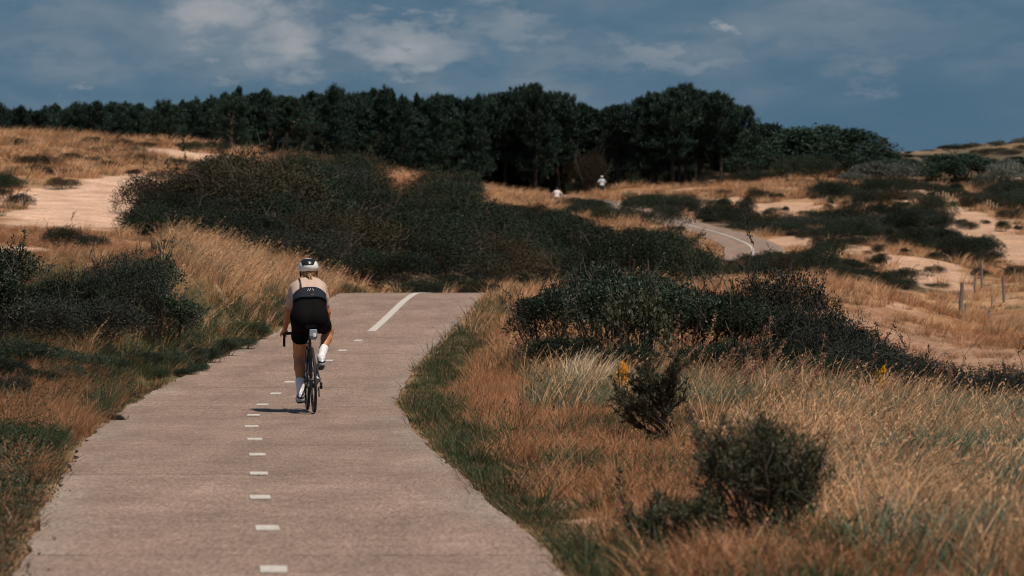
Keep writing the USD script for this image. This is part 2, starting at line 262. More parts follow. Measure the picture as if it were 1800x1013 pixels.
SCRUB_POLY = [np.array(q, float) for q in (
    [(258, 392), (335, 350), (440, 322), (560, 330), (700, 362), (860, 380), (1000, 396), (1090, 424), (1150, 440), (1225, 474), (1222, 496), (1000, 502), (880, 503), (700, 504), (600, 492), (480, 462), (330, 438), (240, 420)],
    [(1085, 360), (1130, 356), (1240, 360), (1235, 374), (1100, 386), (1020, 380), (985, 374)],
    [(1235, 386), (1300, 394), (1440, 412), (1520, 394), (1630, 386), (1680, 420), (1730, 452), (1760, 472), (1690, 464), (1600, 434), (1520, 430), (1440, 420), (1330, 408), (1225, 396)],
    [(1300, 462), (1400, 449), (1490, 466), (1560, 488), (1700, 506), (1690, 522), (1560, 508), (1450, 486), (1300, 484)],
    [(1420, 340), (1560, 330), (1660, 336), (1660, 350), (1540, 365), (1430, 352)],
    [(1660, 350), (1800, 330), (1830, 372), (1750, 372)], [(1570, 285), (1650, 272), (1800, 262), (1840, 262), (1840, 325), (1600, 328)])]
def inpoly(px, py, poly):
    c = np.zeros(px.shape, bool); j = len(poly) - 1
    for i in range(len(poly)):
        (xi, yi), (xj, yj) = poly[i], poly[j]
        c ^= ((yi > py) != (yj > py)) & (px < (xj - xi) * (py - yi) / (yj - yi + 1e-12) + xi); j = i
    return c
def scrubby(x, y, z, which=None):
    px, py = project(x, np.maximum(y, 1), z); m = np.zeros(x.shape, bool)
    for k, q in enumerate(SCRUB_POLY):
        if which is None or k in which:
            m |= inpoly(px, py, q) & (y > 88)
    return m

rows = np.concatenate([np.linspace(-60, 8, 30), np.geomspace(9, 100, 330), np.geomspace(100.6, 460, 330), np.geomspace(470, 3200, 40)])
us = np.concatenate([-np.geomspace(4, .19, 26), np.linspace(-.18, .18, 420), np.geomspace(.19, 4, 26)])
RR, US = np.meshgrid(rows, us, indexing='ij')
XX = US * (np.maximum(RR, -30) + 40 - 25 * np.clip(RR / 100, 0, 1)); YY = RR
ZZ = ground(XX.ravel(), YY.ravel()).reshape(XX.shape)
x_, y_, z_ = XX.ravel(), YY.ravel(), ZZ.ravel()
e_, side_ = path_off(x_, y_)
col = np.tile(np.array([.30, .165, .085]), (len(x_), 1))
def blend(c, m): global col; m = np.clip(m, 0, 1)[:, None]; col = col * (1 - m) + np.array(c) * m
blend((.19, .11, .055), np.clip(nz(x_, y_, 2.4, 21) * 3, 0, 1))
blend((.36, .24, .13), np.clip(nz(x_, y_, 3.4, 22) * 3, 0, 1) * .7)
blend((.11, .075, .042), np.clip(nz(x_, y_, 7.0, 29) * 4 - .3, 0, 1) * (y_ > 85) * .8)
blend((.44, .27, .15), np.clip(nz(x_, y_, 5.0, 30) * 4 - .3, 0, 1) * (y_ > 85) * .8)
blend((.33, .20, .135), hollow(x_, y_))
SM = np.clip((e_ - .02) / .05, 0, 1) * (1 - np.clip((e_ - .5 - nz(x_, y_, .9, 23)) / .5, 0, 1)) * (y_ < 95)
blend((.085, .085, .040), SM * .75)
blend((.095, .088, .042), (side_ < 0) * (y_ < 62) * (e_ > 0) * np.clip(.65 + nz(x_, y_, 1.2, 24) * 1.5, 0, 1))
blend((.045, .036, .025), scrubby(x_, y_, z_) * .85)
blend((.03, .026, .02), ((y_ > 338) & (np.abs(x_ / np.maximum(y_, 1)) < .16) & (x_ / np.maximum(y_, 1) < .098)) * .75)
blend((.13, .105, .07), (y_ > 360) * (x_ / np.maximum(y_, 1) > .098) * np.clip(.8 + nz(x_, y_, 6, 27) * 2, 0, 1))
blend((.58, .385, .28), sand(x_, y_)); blend((.46, .295, .20), sand(x_, y_) * (x_ > 0)); blend((.40, .255, .16), sand(x_, y_) * np.clip(nz(x_, y_, .8, 28) * 4, 0, 1) * .6)
blend((.33, .215, .135), np.clip(1 - np.abs(e_ - .03) / .07, 0, 1) * (y_ < 100) * np.clip(.6 + nz(x_, y_, .7, 25) * 3, 0, 1))
nr, nc = XX.shape
I, J = np.meshgrid(np.arange(nr - 1), np.arange(nc - 1), indexing='ij')
q = np.stack([I * nc + J, I * nc + J + 1, (I + 1) * nc + J + 1, (I + 1) * nc + J], -1).reshape(-1, 4)
gm = usdkit.material(stage, '/World/Looks/dune_ground_look', {
    'a': ('attribute', dict(attribute='tone')), 'tc': ('texture_coordinate', {}), 'n': ('noise_texture', dict(scale=7.0, detail=8.0, roughness=.7)), 'n2': ('noise_texture', dict(scale=.9, detail=5.0)),
    'r': ('map_range', dict(from_min=.25, from_max=.75, to_min=.55, to_max=1.4)), 'r2': ('map_range', dict(from_min=.3, from_max=.7, to_min=.8, to_max=1.2)), 'm': ('math', dict(math_type='multiply')), 'h': ('hsv', {}),
    'b': ('bump', dict(strength=.6, distance=.05)), 'p': ('principled_bsdf', dict(roughness=.95, specular_ior_level=.1))},
    [('tc.object', 'n.vector'), ('tc.object', 'n2.vector'), ('n.fac', 'r.value'), ('n2.fac', 'r2.value'), ('r.result', 'm.value1'), ('r2.result', 'm.value2'), ('m.value', 'h.value'), ('a.color', 'h.color'), ('h.color', 'p.base_color'), ('n.fac', 'b.height'), ('b.normal', 'p.normal')], surface='p.BSDF')
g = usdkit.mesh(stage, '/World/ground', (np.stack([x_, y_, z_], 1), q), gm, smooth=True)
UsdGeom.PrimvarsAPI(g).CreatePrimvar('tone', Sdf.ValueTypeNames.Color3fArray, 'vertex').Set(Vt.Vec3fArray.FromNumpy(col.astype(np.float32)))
tag(g, 'rolling dune ground of dry grass litter, dark scrub soil and pale sand', 'ground', None, 'structure')

# ------------------------------------------------------------------ cycle path: concrete slabs, markings
conc = usdkit.material(stage, '/World/Looks/concrete_look', {
    'tc': ('texture_coordinate', {}), 'oi': ('object_info', {}),
    'f': ('noise_texture', dict(scale=38.0, detail=4.0, roughness=.75)), 'v': ('voronoi_texture', dict(scale=55.0)), 'bg': ('noise_texture', dict(scale=.55, detail=5.0, roughness=.6)), 'md': ('noise_texture', dict(scale=3.2, detail=6.0, roughness=.65)),
    'sm': ('mapping', dict(scale=(2.2, .35, 1))), 'st': ('noise_texture', dict(scale=1.0, detail=4.0)),
    'r': ('rgb_ramp', dict(ramp=[(.28, (.064, .042, .032)), (.50, (.155, .106, .083)), (.74, (.285, .203, .163))])), 'gm': ('mapping', dict(scale=(1, .14, 1))), 'gr': ('noise_texture', dict(scale=46.0, detail=3.0, roughness=.8)), 'r6': ('map_range', dict(from_min=.25, from_max=.75, to_min=.46, to_max=1.54)), 'm4': ('math', dict(math_type='multiply')), 'gm2': ('mapping', dict(scale=(1, .2, 1))), 'gr2': ('noise_texture', dict(scale=13.0, detail=3.0, roughness=.7)), 'r7': ('map_range', dict(from_min=.25, from_max=.75, to_min=.82, to_max=1.18)), 'm5': ('math', dict(math_type='multiply')),
    'r2': ('map_range', dict(from_min=.3, from_max=.7, to_min=.86, to_max=1.14)), 'r3': ('map_range', dict(from_min=.25, from_max=.75, to_min=.86, to_max=1.12)), 'r4': ('map_range', dict(to_min=.95, to_max=1.05)), 'r5': ('map_range', dict(from_min=.3, from_max=.7, to_min=.85, to_max=1.13)),
    'm1': ('math', dict(math_type='multiply')), 'm2': ('math', dict(math_type='multiply')), 'm3': ('math', dict(math_type='multiply')), 'ad': ('math', dict(math_type='multiply_add', value2=.35, value3=0.0)), 'h': ('hsv', {}),
    'ea': ('attribute', dict(attribute='edge')), 'mx': ('mix', dict(color2=(.27, .215, .18))),
    'b': ('bump', dict(strength=.35, distance=.004)), 'p': ('principled_bsdf', dict(roughness=.9, specular_ior_level=.25))},
    [('tc.object', 'f.vector'), ('tc.object', 'v.vector'), ('tc.object', 'bg.vector'), ('tc.object', 'md.vector'), ('tc.object', 'sm.vector'), ('sm.vector', 'st.vector'), ('v.distance', 'ad.value1'), ('f.fac', 'ad.value3'), ('ad.value', 'r.fac'),
     ('bg.fac', 'r2.value'), ('md.fac', 'r3.value'), ('oi.random', 'r4.value'), ('st.fac', 'r5.value'), ('r2.result', 'm1.value1'), ('r3.result', 'm1.value2'), ('m1.value', 'm2.value1'), ('r4.result', 'm2.value2'), ('m2.value', 'm3.value1'), ('r5.result', 'm3.value2'),
     ('tc.object', 'gm.vector'), ('gm.vector', 'gr.vector'), ('gr.fac', 'r6.value'), ('m3.value', 'm4.value1'), ('r6.result', 'm4.value2'), ('tc.object', 'gm2.vector'), ('gm2.vector', 'gr2.vector'), ('gr2.fac', 'r7.value'), ('m4.value', 'm5.value1'), ('r7.result', 'm5.value2'), ('m5.value', 'h.value'), ('r.color', 'mx.color1'), ('ea.fac', 'mx.fac'), ('mx.color', 'h.color'), ('h.color', 'p.base_color'), ('f.fac', 'b.height'), ('b.normal', 'p.normal')], surface='p.BSDF')
paint = usdkit.material(stage, '/World/Looks/road_paint_look', {
    'tc': ('texture_coordinate', {}), 'f': ('noise_texture', dict(scale=30.0, detail=8.0, roughness=.8)), 'r': ('rgb_ramp', dict(ramp=[(.36, (.26, .21, .18)), (.47, (.50, .46, .42)), (.7, (.68, .655, .62))])), 'p': ('principled_bsdf', dict(roughness=.7, specular_ior_level=.3))},
    [('tc.object', 'f.vector'), ('f.fac', 'r.fac'), ('r.color', 'p.base_color')], surface='p.BSDF')
path = thing('bike_path', label='buff concrete cycle path of jointed slabs winding over the dune crest', cat='path', kind='structure')
def strip(d0, d1, fl, fr, top, bottom, nd, nx=8, jit=0.0, seed=0):
    """A closed slab between two edge curves, following the path's height; returns mesh and the edge wear of every vertex."""
    d = np.linspace(d0, d1, nd); s = np.linspace(0, 1, nx)
    l, r = fl(d), fr(d)
    if jit:
        l = l + nz(d, d * 0, .35, seed) * jit + nz(d, d * 0, 1.7, seed + 2) * jit; r = r + nz(d, d * 0 + 3, .35, seed + 1) * jit + nz(d, d * 0 + 3, 1.9, seed + 3) * jit
    X = l[:, None] + (r - l)[:, None] * s[None]; D = np.repeat(d[:, None], nx, 1); Z = np.repeat(PZ(d)[:, None], nx, 1)
    Vt_ = np.stack([X, D, Z + top], -1).reshape(-1, 3); Vb = np.stack([X, D, Z + bottom], -1).reshape(-1, 3); n = len(Vt_)
    i, j = np.meshgrid(np.arange(nd - 1), np.arange(nx - 1), indexing='ij')
    qt = np.stack([i * nx + j, i * nx + j + 1, (i + 1) * nx + j + 1, (i + 1) * nx + j], -1).reshape(-1, 4)
    ring = np.concatenate([np.arange(nx), np.arange(1, nd) * nx + nx - 1, np.arange(nx - 2, -1, -1) + (nd - 1) * nx, np.arange(nd - 2, 0, -1) * nx]); nxt = np.roll(ring, -1)
    V = np.vstack([Vt_, Vb, Vt_[ring], Vb[ring]]); k = len(ring); o = 2 * n
    a = np.arange(k); b = (a + 1) % k
    qs = np.stack([o + a, o + k + a, o + k + b, o + b], 1)
    q = np.vstack([qt, qt[:, ::-1] + n, qs])
    dist = np.minimum(X - l[:, None], r[:, None] - X).ravel(); wear = np.clip(1 - dist / (.32 + .9 * (nz(X.ravel(), D.ravel(), .8, 31) + .1)), 0, 1) * np.clip(.45 + nz(X.ravel(), D.ravel(), 1.7, 33) * 2.4, 0, 1)
    return (V, q), np.concatenate([wear, wear, wear[ring] * 0, wear[ring] * 0])
cuts = [8.5, 13.6, 18.4, 22.4, 26.4, 31.3, 35.8, 41.0, 46.0, 50.8, 55.6, 60.5, 65.3, 70.2, 75.0, 80.0, 85.0, 90.0]
for k, (a, b) in enumerate(zip(cuts[:-1], cuts[1:])):
    (V, q), w = strip(a + .0045, b - .0045, EDL, EDR, .0012 * ((k * 7) % 3 - 1), -.11, max(8, int((b - a) * 4)), 24, .10, 40)
    p = usdkit.mesh(stage, numbered(f'{path.GetPath()}/concrete_slab'), (V, q), conc)
    UsdGeom.PrimvarsAPI(p).CreatePrimvar('edge', Sdf.ValueTypeNames.FloatArray, 'vertex').Set(Vt.FloatArray.FromNumpy(w.astype(np.float32)))
(V, q), w = strip(90.0, 345, EDL, EDR, 0, -.11, 420, 10, .12, 50)
p = usdkit.mesh(stage, f'{path.GetPath()}/far_slabs', (V, q), conc)
UsdGeom.PrimvarsAPI(p).CreatePrimvar('edge', Sdf.ValueTypeNames.FloatArray, 'vertex').Set(Vt.FloatArray.FromNumpy(w.astype(np.float32)))
for i, d in enumerate([14.4] + LINE_D[:15]):
    lx = LNX if d >= 17.4 else (lambda t: -1.08 + (17.4 - np.asarray(t)) * .075)
    obj('painted_dash', strip(d - .19, d + .19, lambda t: lx(t) - .062, lambda t: lx(t) + .062, .009, .002, 4, 2)[0], paint, path)
def far_line(t): t = np.asarray(t, float); return np.where(t < 84, LNX(np.minimum(t, 100)), (EDL(t) + EDR(t)) / 2 - .05)
obj('painted_line', strip(62.2, 83.9, lambda t: far_line(t) - .065, lambda t: far_line(t) + .065, .009, .002, 60, 2)[0], paint, path, label='solid white line running over the crest of the path')
obj('painted_line', strip(140, 330, lambda t: far_line(t) - .055, lambda t: far_line(t) + .055, .02, .004, 260, 2)[0], paint, path, label='white line curving along the far bend of the path')

# ------------------------------------------------------------------ plant builders
def leaves(pos, d, nrm, length, width):
    """Pointed leaves: four corners each, a fold along the middle left out."""
    d = unit(d); s = unit(np.cross(d, nrm)); L = np.asarray(length)[:, None]; W = np.asarray(width)[:, None]
    v = np.stack([pos, pos + d * L * .45 + s * W / 2, pos + d * L, pos + d * L * .45 - s * W / 2], 1).reshape(-1, 3)
    i = np.arange(len(pos))[:, None] * 4
    return v, np.vstack([i + [0, 1, 2], i + [0, 2, 3]])
def blades(base, lean, height, width, bend, rng):
    """Grass blades of three segments, curving over in the lean direction."""
    n = len(base); t = np.array([0, .35, .7, 1.0])
    h = height[:, None]; b = bend[:, None]
    hor = lean[:, None, :] * ((t ** 1.8) * b * h)[:, :, None]
    c = base[:, None] + hor + np.stack([np.zeros((n, 4)), np.zeros((n, 4)), h * t * (1 - .28 * b * t)], -1)
    a = rng.uniform(0, 2 * np.pi, n); s = np.stack([np.cos(a), np.sin(a), np.zeros(n)], 1)[:, None] * (width[:, None] * np.array([1, .85, .55, .08]) / 2)[:, :, None]
    v = np.stack([c - s, c + s], 2).reshape(n * 8, 3)
    i = np.arange(n)[:, None] * 8
    return v, np.vstack([np.vstack([i + [2 * k, 2 * k + 1, 2 * k + 3], i + [2 * k, 2 * k + 3, 2 * k + 2]]) for k in range(3)]), c
def tuft(seed, n, spread, h0, h1, w, bend0, bend1, wind=(.8, .15), windk=.6, heads=0, head_len=.09, head_w=.010):
    rng = np.random.default_rng(seed)
    r = spread * np.sqrt(rng.uniform(0, 1, n)); a = rng.uniform(0, 2 * np.pi, n)
    base = np.stack([r * np.cos(a), r * np.sin(a), np.full(n, -.02)], 1)
    lean = np.stack([np.cos(a) + rng.normal(0, .5, n), np.sin(a) + rng.normal(0, .5, n), np.zeros(n)], 1) * (1 - windk) + np.array([*wind, 0]) * windk
    lean = unit(lean); hh = rng.uniform(h0, h1, n)
    v, f, c = blades(base, lean, hh, w * rng.uniform(.6, 1.3, n), rng.uniform(bend0, bend1, n), rng)
    parts = [(v, f)]
    if heads:
        k = rng.choice(n, heads, replace=False); tip = c[k, 3]; d = unit(c[k, 3] - c[k, 2])
        m = 5; tt = rng.uniform(0, 1, (heads, m)); p = (tip[:, None] + d[:, None] * (tt[:, :, None] - .35) * head_len).reshape(-1, 3)
        dd = np.repeat(d, m, 0) + rng.normal(0, .25, (heads * m, 3))
        parts.append(leaves(p, dd, rng.normal(0, 1, (heads * m, 3)), head_len * rng.uniform(.25, .45, heads * m), head_w * rng.uniform(.6, 1.2, heads * m)))
    return cat_mesh(parts)
def branch(p0, d0, length, r0, rng, curl=.25, n=5, up=.15):
    pts = [np.asarray(p0, float)]; d = unit(np.asarray(d0, float))
    for _ in range(n):
        d = unit(d + rng.normal(0, curl, 3) + [0, 0, up]); pts.append(pts[-1] + d * length / n)
    return np.array(pts)
def shrub(seed, R, H, n_leaf, leaf, shoot=(.22, .42), stems=9, blobs=9, needle=False, bare=0, open_=.0, leaf_w=.45, droop=0.0, top_tufts=0):
    """Returns (branches, leaves) of a shrub about 2R wide and H tall standing at the origin."""
    rng = np.random.default_rng(seed); wood = []; tips = []
    for s in range(stems):
        a = 2 * np.pi * (s + rng.uniform(-.3, .3)) / stems; out = rng.uniform(.25, 1.0)
        L = math.hypot(R * out * .8, H * .8) * rng.uniform(.75, 1.05)
        p = branch((R * .10 * math.cos(a), R * .10 * math.sin(a), -.05), (math.cos(a) * out * R, math.sin(a) * out * R, H * rng.uniform(.7, 1.1)), L, 0, rng, .16, 6, .03)
        wood.append(tube(p, np.linspace(.018, .006, 7) * (H / 1.1) ** .5, 5))
        for k in (2, 3, 4, 5, 6):
            for _ in range(2):
                q = branch(p[k], p[k] - p[k - 1] + rng.normal(0, .8, 3) * np.linalg.norm(p[k] - p[k - 1]), L * rng.uniform(.18, .36), 0, rng, .25, 3, .08)
                wood.append(tube(q, np.linspace(.007, .003, 4) * (H / 1.1) ** .5, 4)); tips += [q[2], q[3]]
    tips = np.array(tips)
    B = []
    for k in range(blobs):
        a, rr = rng.uniform(0, 2 * np.pi), R * .68 * math.sqrt(rng.uniform(.05, 1)); br = R * rng.uniform(.26, .46)
        zt = H * (1 - .5 * (rr / R) ** 2) * rng.uniform(.72, 1.0)
        B.append((rr * math.cos(a), rr * math.sin(a), max(zt - br * .8, br * .55), br))
    B = np.array(B)
    nb = int(n_leaf * (1 - open_)); k = rng.choice(len(B), nb, p=B[:, 3] ** 2 / (B[:, 3] ** 2).sum())
    u = unit(rng.normal(0, 1, (nb, 3))); u[:, 2] = np.where(u[:, 2] < -.35, -u[:, 2], u[:, 2])
    lump = 1 + .35 * (meshkit.fbm(u * 2.3 + k[:, None] * 5.1, 2, seed) - .5) * 2
    rad = B[k, 3] * lump * np.where(rng.uniform(0, 1, nb) < .72, rng.uniform(.82, 1.08, nb), rng.uniform(.35, .85, nb))
    pos = B[k, :3] + u * rad[:, None] * [1, 1, .85]
    nt = n_leaf - nb
    if nt:
        kt = rng.integers(0, len(tips), nt); pt = tips[kt] + rng.normal(0, leaf * 1.4, (nt, 3)); pos = np.vstack([pos, pt]); u = np.vstack([u, unit(rng.normal(0, 1, (nt, 3)) + [0, 0, .8])])
    if top_tufts:                                          # long shoots that break the outline
        for _ in range(top_tufts):
            t0 = tips[rng.integers(0, len(tips))]; a = math.atan2(t0[1], t0[0])
            q = branch(t0, (math.cos(a) * .8, math.sin(a) * .8, 1) + rng.normal(0, .35, 3), H * rng.uniform(*shoot), 0, rng, .18, 4, .1)
            wood.append(tube(q, np.linspace(.006, .002, 5), 4))
            m = 46; t = rng.uniform(.15, 1, m); c = np.stack([np.interp(t * 4, range(5), q[:, i]) for i in range(3)], 1)
            pos = np.vstack([pos, c + rng.normal(0, leaf * .35, (m, 3))]); u = np.vstack([u, unit(rng.normal(0, 1, (m, 3)) + [0, 0, .5])])
    keep = pos[:, 2] > .01; pos, u = pos[keep], u[keep]; n = len(pos)
    d = unit(u * (1.2 if needle else .5) + rng.normal(0, .55, (n, 3)) + [0, 0, .55 if needle else .15 - droop]); nr = unit(u * .8 + rng.normal(0, .6, (n, 3)) + [0, 0, .4])
    lv = leaves(pos, d, nr, leaf * rng.uniform(.6, 1.4, n), leaf * leaf_w * rng.uniform(.6, 1.3, n))
    for _ in range(bare):                                  # dead twigs standing out of the crown
        t0 = tips[rng.integers(0, len(tips))]; a = math.atan2(t0[1], t0[0])
        q = branch(t0, (math.cos(a) * .5, math.sin(a) * .5, 1), H * rng.uniform(.4, .75), 0, rng, .3, 5, .1)
        wood.append(tube(q, np.linspace(.006, .002, 6), 4))
        for j in (2, 3, 4):
            w = branch(q[j], rng.normal(0, 1, 3) + [0, 0, .7], H * .18, 0, rng, .3, 3, .1); wood.append(tube(w, np.linspace(.003, .0015, 4), 3))
    return cat_mesh(wood), lv
def shrub_class(name, mat, wood=None, **k):
    c = klass(name); b, l = shrub(**k)
    usdkit.mesh(stage, f'/World/{name}/branches', b, wood or M['twig']); usdkit.mesh(stage, f'/World/{name}/foliage', l, mat)
    return c
def pine(seed, H, R, clear, shape, n_tuft=15):
    rng = np.random.default_rng(seed)
    tp = np.array([(rng.normal(0, .12) * i / 8, rng.normal(0, .12) * i / 8, H * .96 * i / 8 - (.3 if i == 0 else 0)) for i in range(9)])
    trunk = tube(tp, np.linspace(.17, .03, 9) * H / 9, 8); limbs, clumps, dirs = [], [], []
    z = clear * H
    while z < H * .97:
        t = (z / H - clear) / (1 - clear); prof = {'cone': (1 - t) ** .85 * .95 + .05, 'dome': max(1 - t ** 2.0, .03) ** .8 * (.6 + .4 * min(t * 3, 1)), 'flat': (.5 + .5 * min(1, t * 1.6)) * max(1 - t ** 3.2, .05)}[shape]
        c0 = np.array([np.interp(z, tp[:, 2], tp[:, i]) for i in range(2)] + [z]); a0 = rng.uniform(0, 6.28)
        for b in range(rng.integers(4, 7)):
            a = a0 + b * 1.25 + rng.normal(0, .25); L = R * prof * rng.uniform(.5, 1.3); rise = rng.uniform(.05, .35) + .5 * t
            q = branch(c0, (math.cos(a), math.sin(a), rise), L, 0, rng, .13, 5, .06); limbs.append(tube(q, np.linspace(.045, .012, 6) * (1 - .5 * t), 4, False))
            m = max(3, int(L * 5.2))
            for s in np.sqrt(rng.uniform(.06, 1.0, m)):
                p = np.array([np.interp(s * 5, range(6), q[:, i]) for i in range(3)]); sp = (.16 + .2 * s * L / 2) * (1 - .6 * t)
                clumps.append(p + rng.normal(0, 1, 3) * [sp, sp, sp * .45]); dirs.append(unit(q[-1] - q[0]) * .55 + [0, 0, 1.05])
            if t > .45 or rng.uniform() < .3:
                for q_ in range(2): clumps.append(q[-1] + [0, 0, .16 * q_ + .05]); dirs.append(np.array([0, 0, 1.5]))
        z += H * rng.uniform(.035, .06)
    for q_ in range(7): clumps.append(tp[-1] + [0, 0, .16 * q_ - .3]); dirs.append(np.array([0, 0, 1.6]))
    clumps, dirs = np.array(clumps), np.array(dirs); n = len(clumps)
    pos = np.repeat(clumps, n_tuft, 0) + rng.normal(0, .10, (n * n_tuft, 3)); d = unit(np.repeat(dirs, n_tuft, 0) + rng.normal(0, .62, (n * n_tuft, 3)))
    lv = leaves(pos, d, rng.normal(0, 1, pos.shape), rng.uniform(.20, .52, len(pos)), rng.uniform(.05, .10, len(pos)))
    return trunk, cat_mesh(limbs), lv
def round_tree(seed, H, R, n_leaf, leaf):
    rng = np.random.default_rng(seed); wood = []
    for s in range(4):
        a = s * 1.6 + rng.uniform(0, 1); p = branch((0, 0, -.3), (math.cos(a) * .45, math.sin(a) * .45, 1), H * .75, 0, rng, .15, 6, .1); wood.append(tube(p, np.linspace(.11, .03, 7), 6))
    B = []
    for k in range(30):
        u = unit(rng.normal(0, 1, 3)); u[2] = abs(u[2]) * 1.1 - .25; br = R * rng.uniform(.2, .38); B.append((*(u * [R * .78, R * .78, H * .42] + [0, 0, H * .5]), br))
    B = np.array(B); k = rng.choice(len(B), n_leaf, p=B[:, 3] ** 2 / (B[:, 3] ** 2).sum()); u = unit(rng.normal(0, 1, (n_leaf, 3)))
    lump = 1 + .5 * (meshkit.fbm(u * 2.5 + k[:, None] * 3.7, 2, seed) - .5) * 2
    pos = B[k, :3] + u * (B[k, 3] * lump * rng.uniform(.6, 1.1, n_leaf))[:, None] * [1, 1, .8]; pos[:, 2] = np.maximum(pos[:, 2], .2)
    lv = leaves(pos, u + rng.normal(0, .6, u.shape), u + rng.normal(0, .5, u.shape), leaf * rng.uniform(.6, 1.4, n_leaf), leaf * .6 * rng.uniform(.6, 1.3, n_leaf))
    return cat_mesh(wood), lv

# ------------------------------------------------------------------ the wood on the ridge
PINES = []
for i, (H, R, clear, shape) in enumerate([(10, 2.7, .10, 'cone'), (10, 2.7, .14, 'dome'), (10, 3.1, .24, 'dome'), (10, 2.4, .08, 'cone'), (10, 3.2, .30, 'flat'), (10, 2.8, .34, 'dome'), (10, 2.3, .12, 'cone')]):
    c = klass(f'pine_class_{i}'); t, l, n = pine(100 + i, H, R, clear, shape)
    usdkit.mesh(stage, f'/World/pine_class_{i}/trunk', t, M['bark'], smooth=True); usdkit.mesh(stage, f'/World/pine_class_{i}/limbs', l, M['bark']); usdkit.mesh(stage, f'/World/pine_class_{i}/crown', n, M['needle'])
    PINES.append(c)
ROUND = []
for i, (H, R) in enumerate([(6, 3.2), (6, 2.6)]):
    c = klass(f'round_class_{i}'); t, n = round_tree(140 + i, H, R, 6500, .26)
    usdkit.mesh(stage, f'/World/round_class_{i}/trunk', t, M['bark']); usdkit.mesh(stage, f'/World/round_class_{i}/crown', n, M['oak']); ROUND.append(c)
SKYLINE = PchipInterpolator([-140, 0, 60, 130, 200, 250, 310, 370, 420, 460, 500, 560, 590, 640, 675, 720, 770, 830, 890, 940, 985, 1030, 1060, 1090, 1140, 1200, 1250, 1290, 1320, 1360, 1400, 1440],
                            [188, 190, 196, 186, 186, 188, 180, 176, 163, 163, 176, 165, 158, 170, 160, 174, 166, 170, 164, 160, 170, 188, 192, 192, 172, 160, 166, 180, 196, 206, 214, 212])
WOOD = [(-999, 60, 'at the left picture edge'), (60, 180, 'over the left dune crest'), (180, 290, 'over the sand blowout'), (290, 400, 'left of the slim pointed pine'), (400, 500, 'above the big thorn bush'), (500, 600, 'straight above the cyclist'), (600, 680, 'above the left end of the crest'), (680, 760, 'above the painted line'), (760, 860, 'above the right end of the crest'), (860, 930, 'left of the tall ragged pine'), (930, 1010, 'above the person in white'), (1010, 1085, 'above the person in the cap'), (1085, 1150, 'left of the tallest domed pine'), (1150, 1230, 'at the tallest domed pine'), (1230, 1290, 'right of the tallest domed pine'), (1290, 2999, 'beside the round trees')]
def wood_at(px): return next(t for a, b, t in WOOD if a <= px < b)
rng = np.random.default_rng(5)
def pine_at(px, d, top, kinds, label, group, wide=1.0):
    p = on(px, d); H = (EYE + (506.5 - top) / FPX * d - p[2]) / 10.0
    if H < .25: return
    k = rng.choice(kinds); w = max(H, .55) * rng.uniform(.75, 1.35) * wide
    copy(PINES[k], 'pine_tree', p - [0, 0, .05], rng.uniform(0, 360), (w, w, H), label, 'tree', group)
for px in np.concatenate([np.arange(-130, 620, 15.0), np.arange(620, 1330, 20.0)]):                        # front row: what makes the skyline and the wood's edge
    x = px + rng.uniform(-14, 14); left = x < 560
    d = rng.uniform(345, 360) if x > 520 else rng.uniform(316, 358)
    top = float(SKYLINE(x)) + abs(rng.normal(0, 8)) - 4
    if x > 1085: k, d = [2, 4, 5, 1], rng.uniform(345, 352)
    elif x > 880: k = [1, 2, 4, 5]
    else: k = [0, 1, 2, 6, 1, 2]
    lab, grp = ((f'bare trunked front row pine, {wood_at(x)}', 'tall bare-trunked pines of the wood') if x > 1085 else (f'bushy pine behind the left dune, {wood_at(x)}', 'pines of the wood behind the left dune') if left else (f'dark front row pine of the wood, {wood_at(x)}', 'pines in the middle of the wood'))
    pine_at(x, d, top, k, lab, grp, 1.12 if x > 1085 else 1.25 if left else 1.1)
for px in np.arange(-140, 1330, 24):                          # the row behind
    x = px + rng.uniform(-12, 12); d = rng.uniform(362, 385)
    top = float(SKYLINE(x)) + abs(rng.normal(0, 14)) + 4
    lab, grp = ((f'dark second row pine of the wood, {wood_at(x)}', 'pines deep in the right half of the wood') if x > 1085 else (f'dark second row pine of the wood, {wood_at(x)}', 'pines deep in the left half of the wood'))
    pine_at(x, d, top, [0, 1, 2, 3], lab, grp, 1.15)
for px in np.arange(-150, 1330, 44):                         # deeper still, lower
    x = px + rng.uniform(-12, 12); d = rng.uniform(395, 425)
    pine_at(x, d, float(SKYLINE(x)) + 24 + abs(rng.normal(0, 12)), [0, 1, 2], f'lower pine behind the wood, {wood_at(x)}', 'pines on the far side of the wood', 1.3)
for px in np.arange(-145, 480, 11.0):                        # the close-grown young pines under the left skyline
    x = px + rng.uniform(-6, 6)
    pine_at(x, rng.uniform(322, 352), float(SKYLINE(x)) + rng.uniform(4, 14), [0, 1, 2, 1], f'young pine, left wing of the wood, {wood_at(x)}', 'young pines in the left wing of the wood', 1.5)
for px in np.arange(430, 1090, 13.0):
    x = px + rng.uniform(-6, 6)
    pine_at(x, rng.uniform(352, 366), float(SKYLINE(x)) + rng.uniform(5, 15), [1, 2, 1, 0], f'broad pine closing the gaps of the wood, {wood_at(x)}', 'broad pines closing the middle of the wood', 1.45)
for px, top, k, lab in [(585, 154, 0, 'pine whose pointed top rises above its neighbours, above the left of the cyclist'), (420, 158, 3, 'slim pointed pine standing proud of the left skyline'), (940, 154, 1, 'tall ragged pine near the middle of the skyline'),
                        (1205, 154, 5, 'tallest broad pine with a domed crown at the right of the wood'), (1140, 168, 6, 'narrow pine leading up to the tallest domed pine'), (675, 156, 0, 'pointed pine right of the gap above the scrub slope')]:
    pine_at(px, 347, top, [k], lab, None, 1.05)
RT = 0
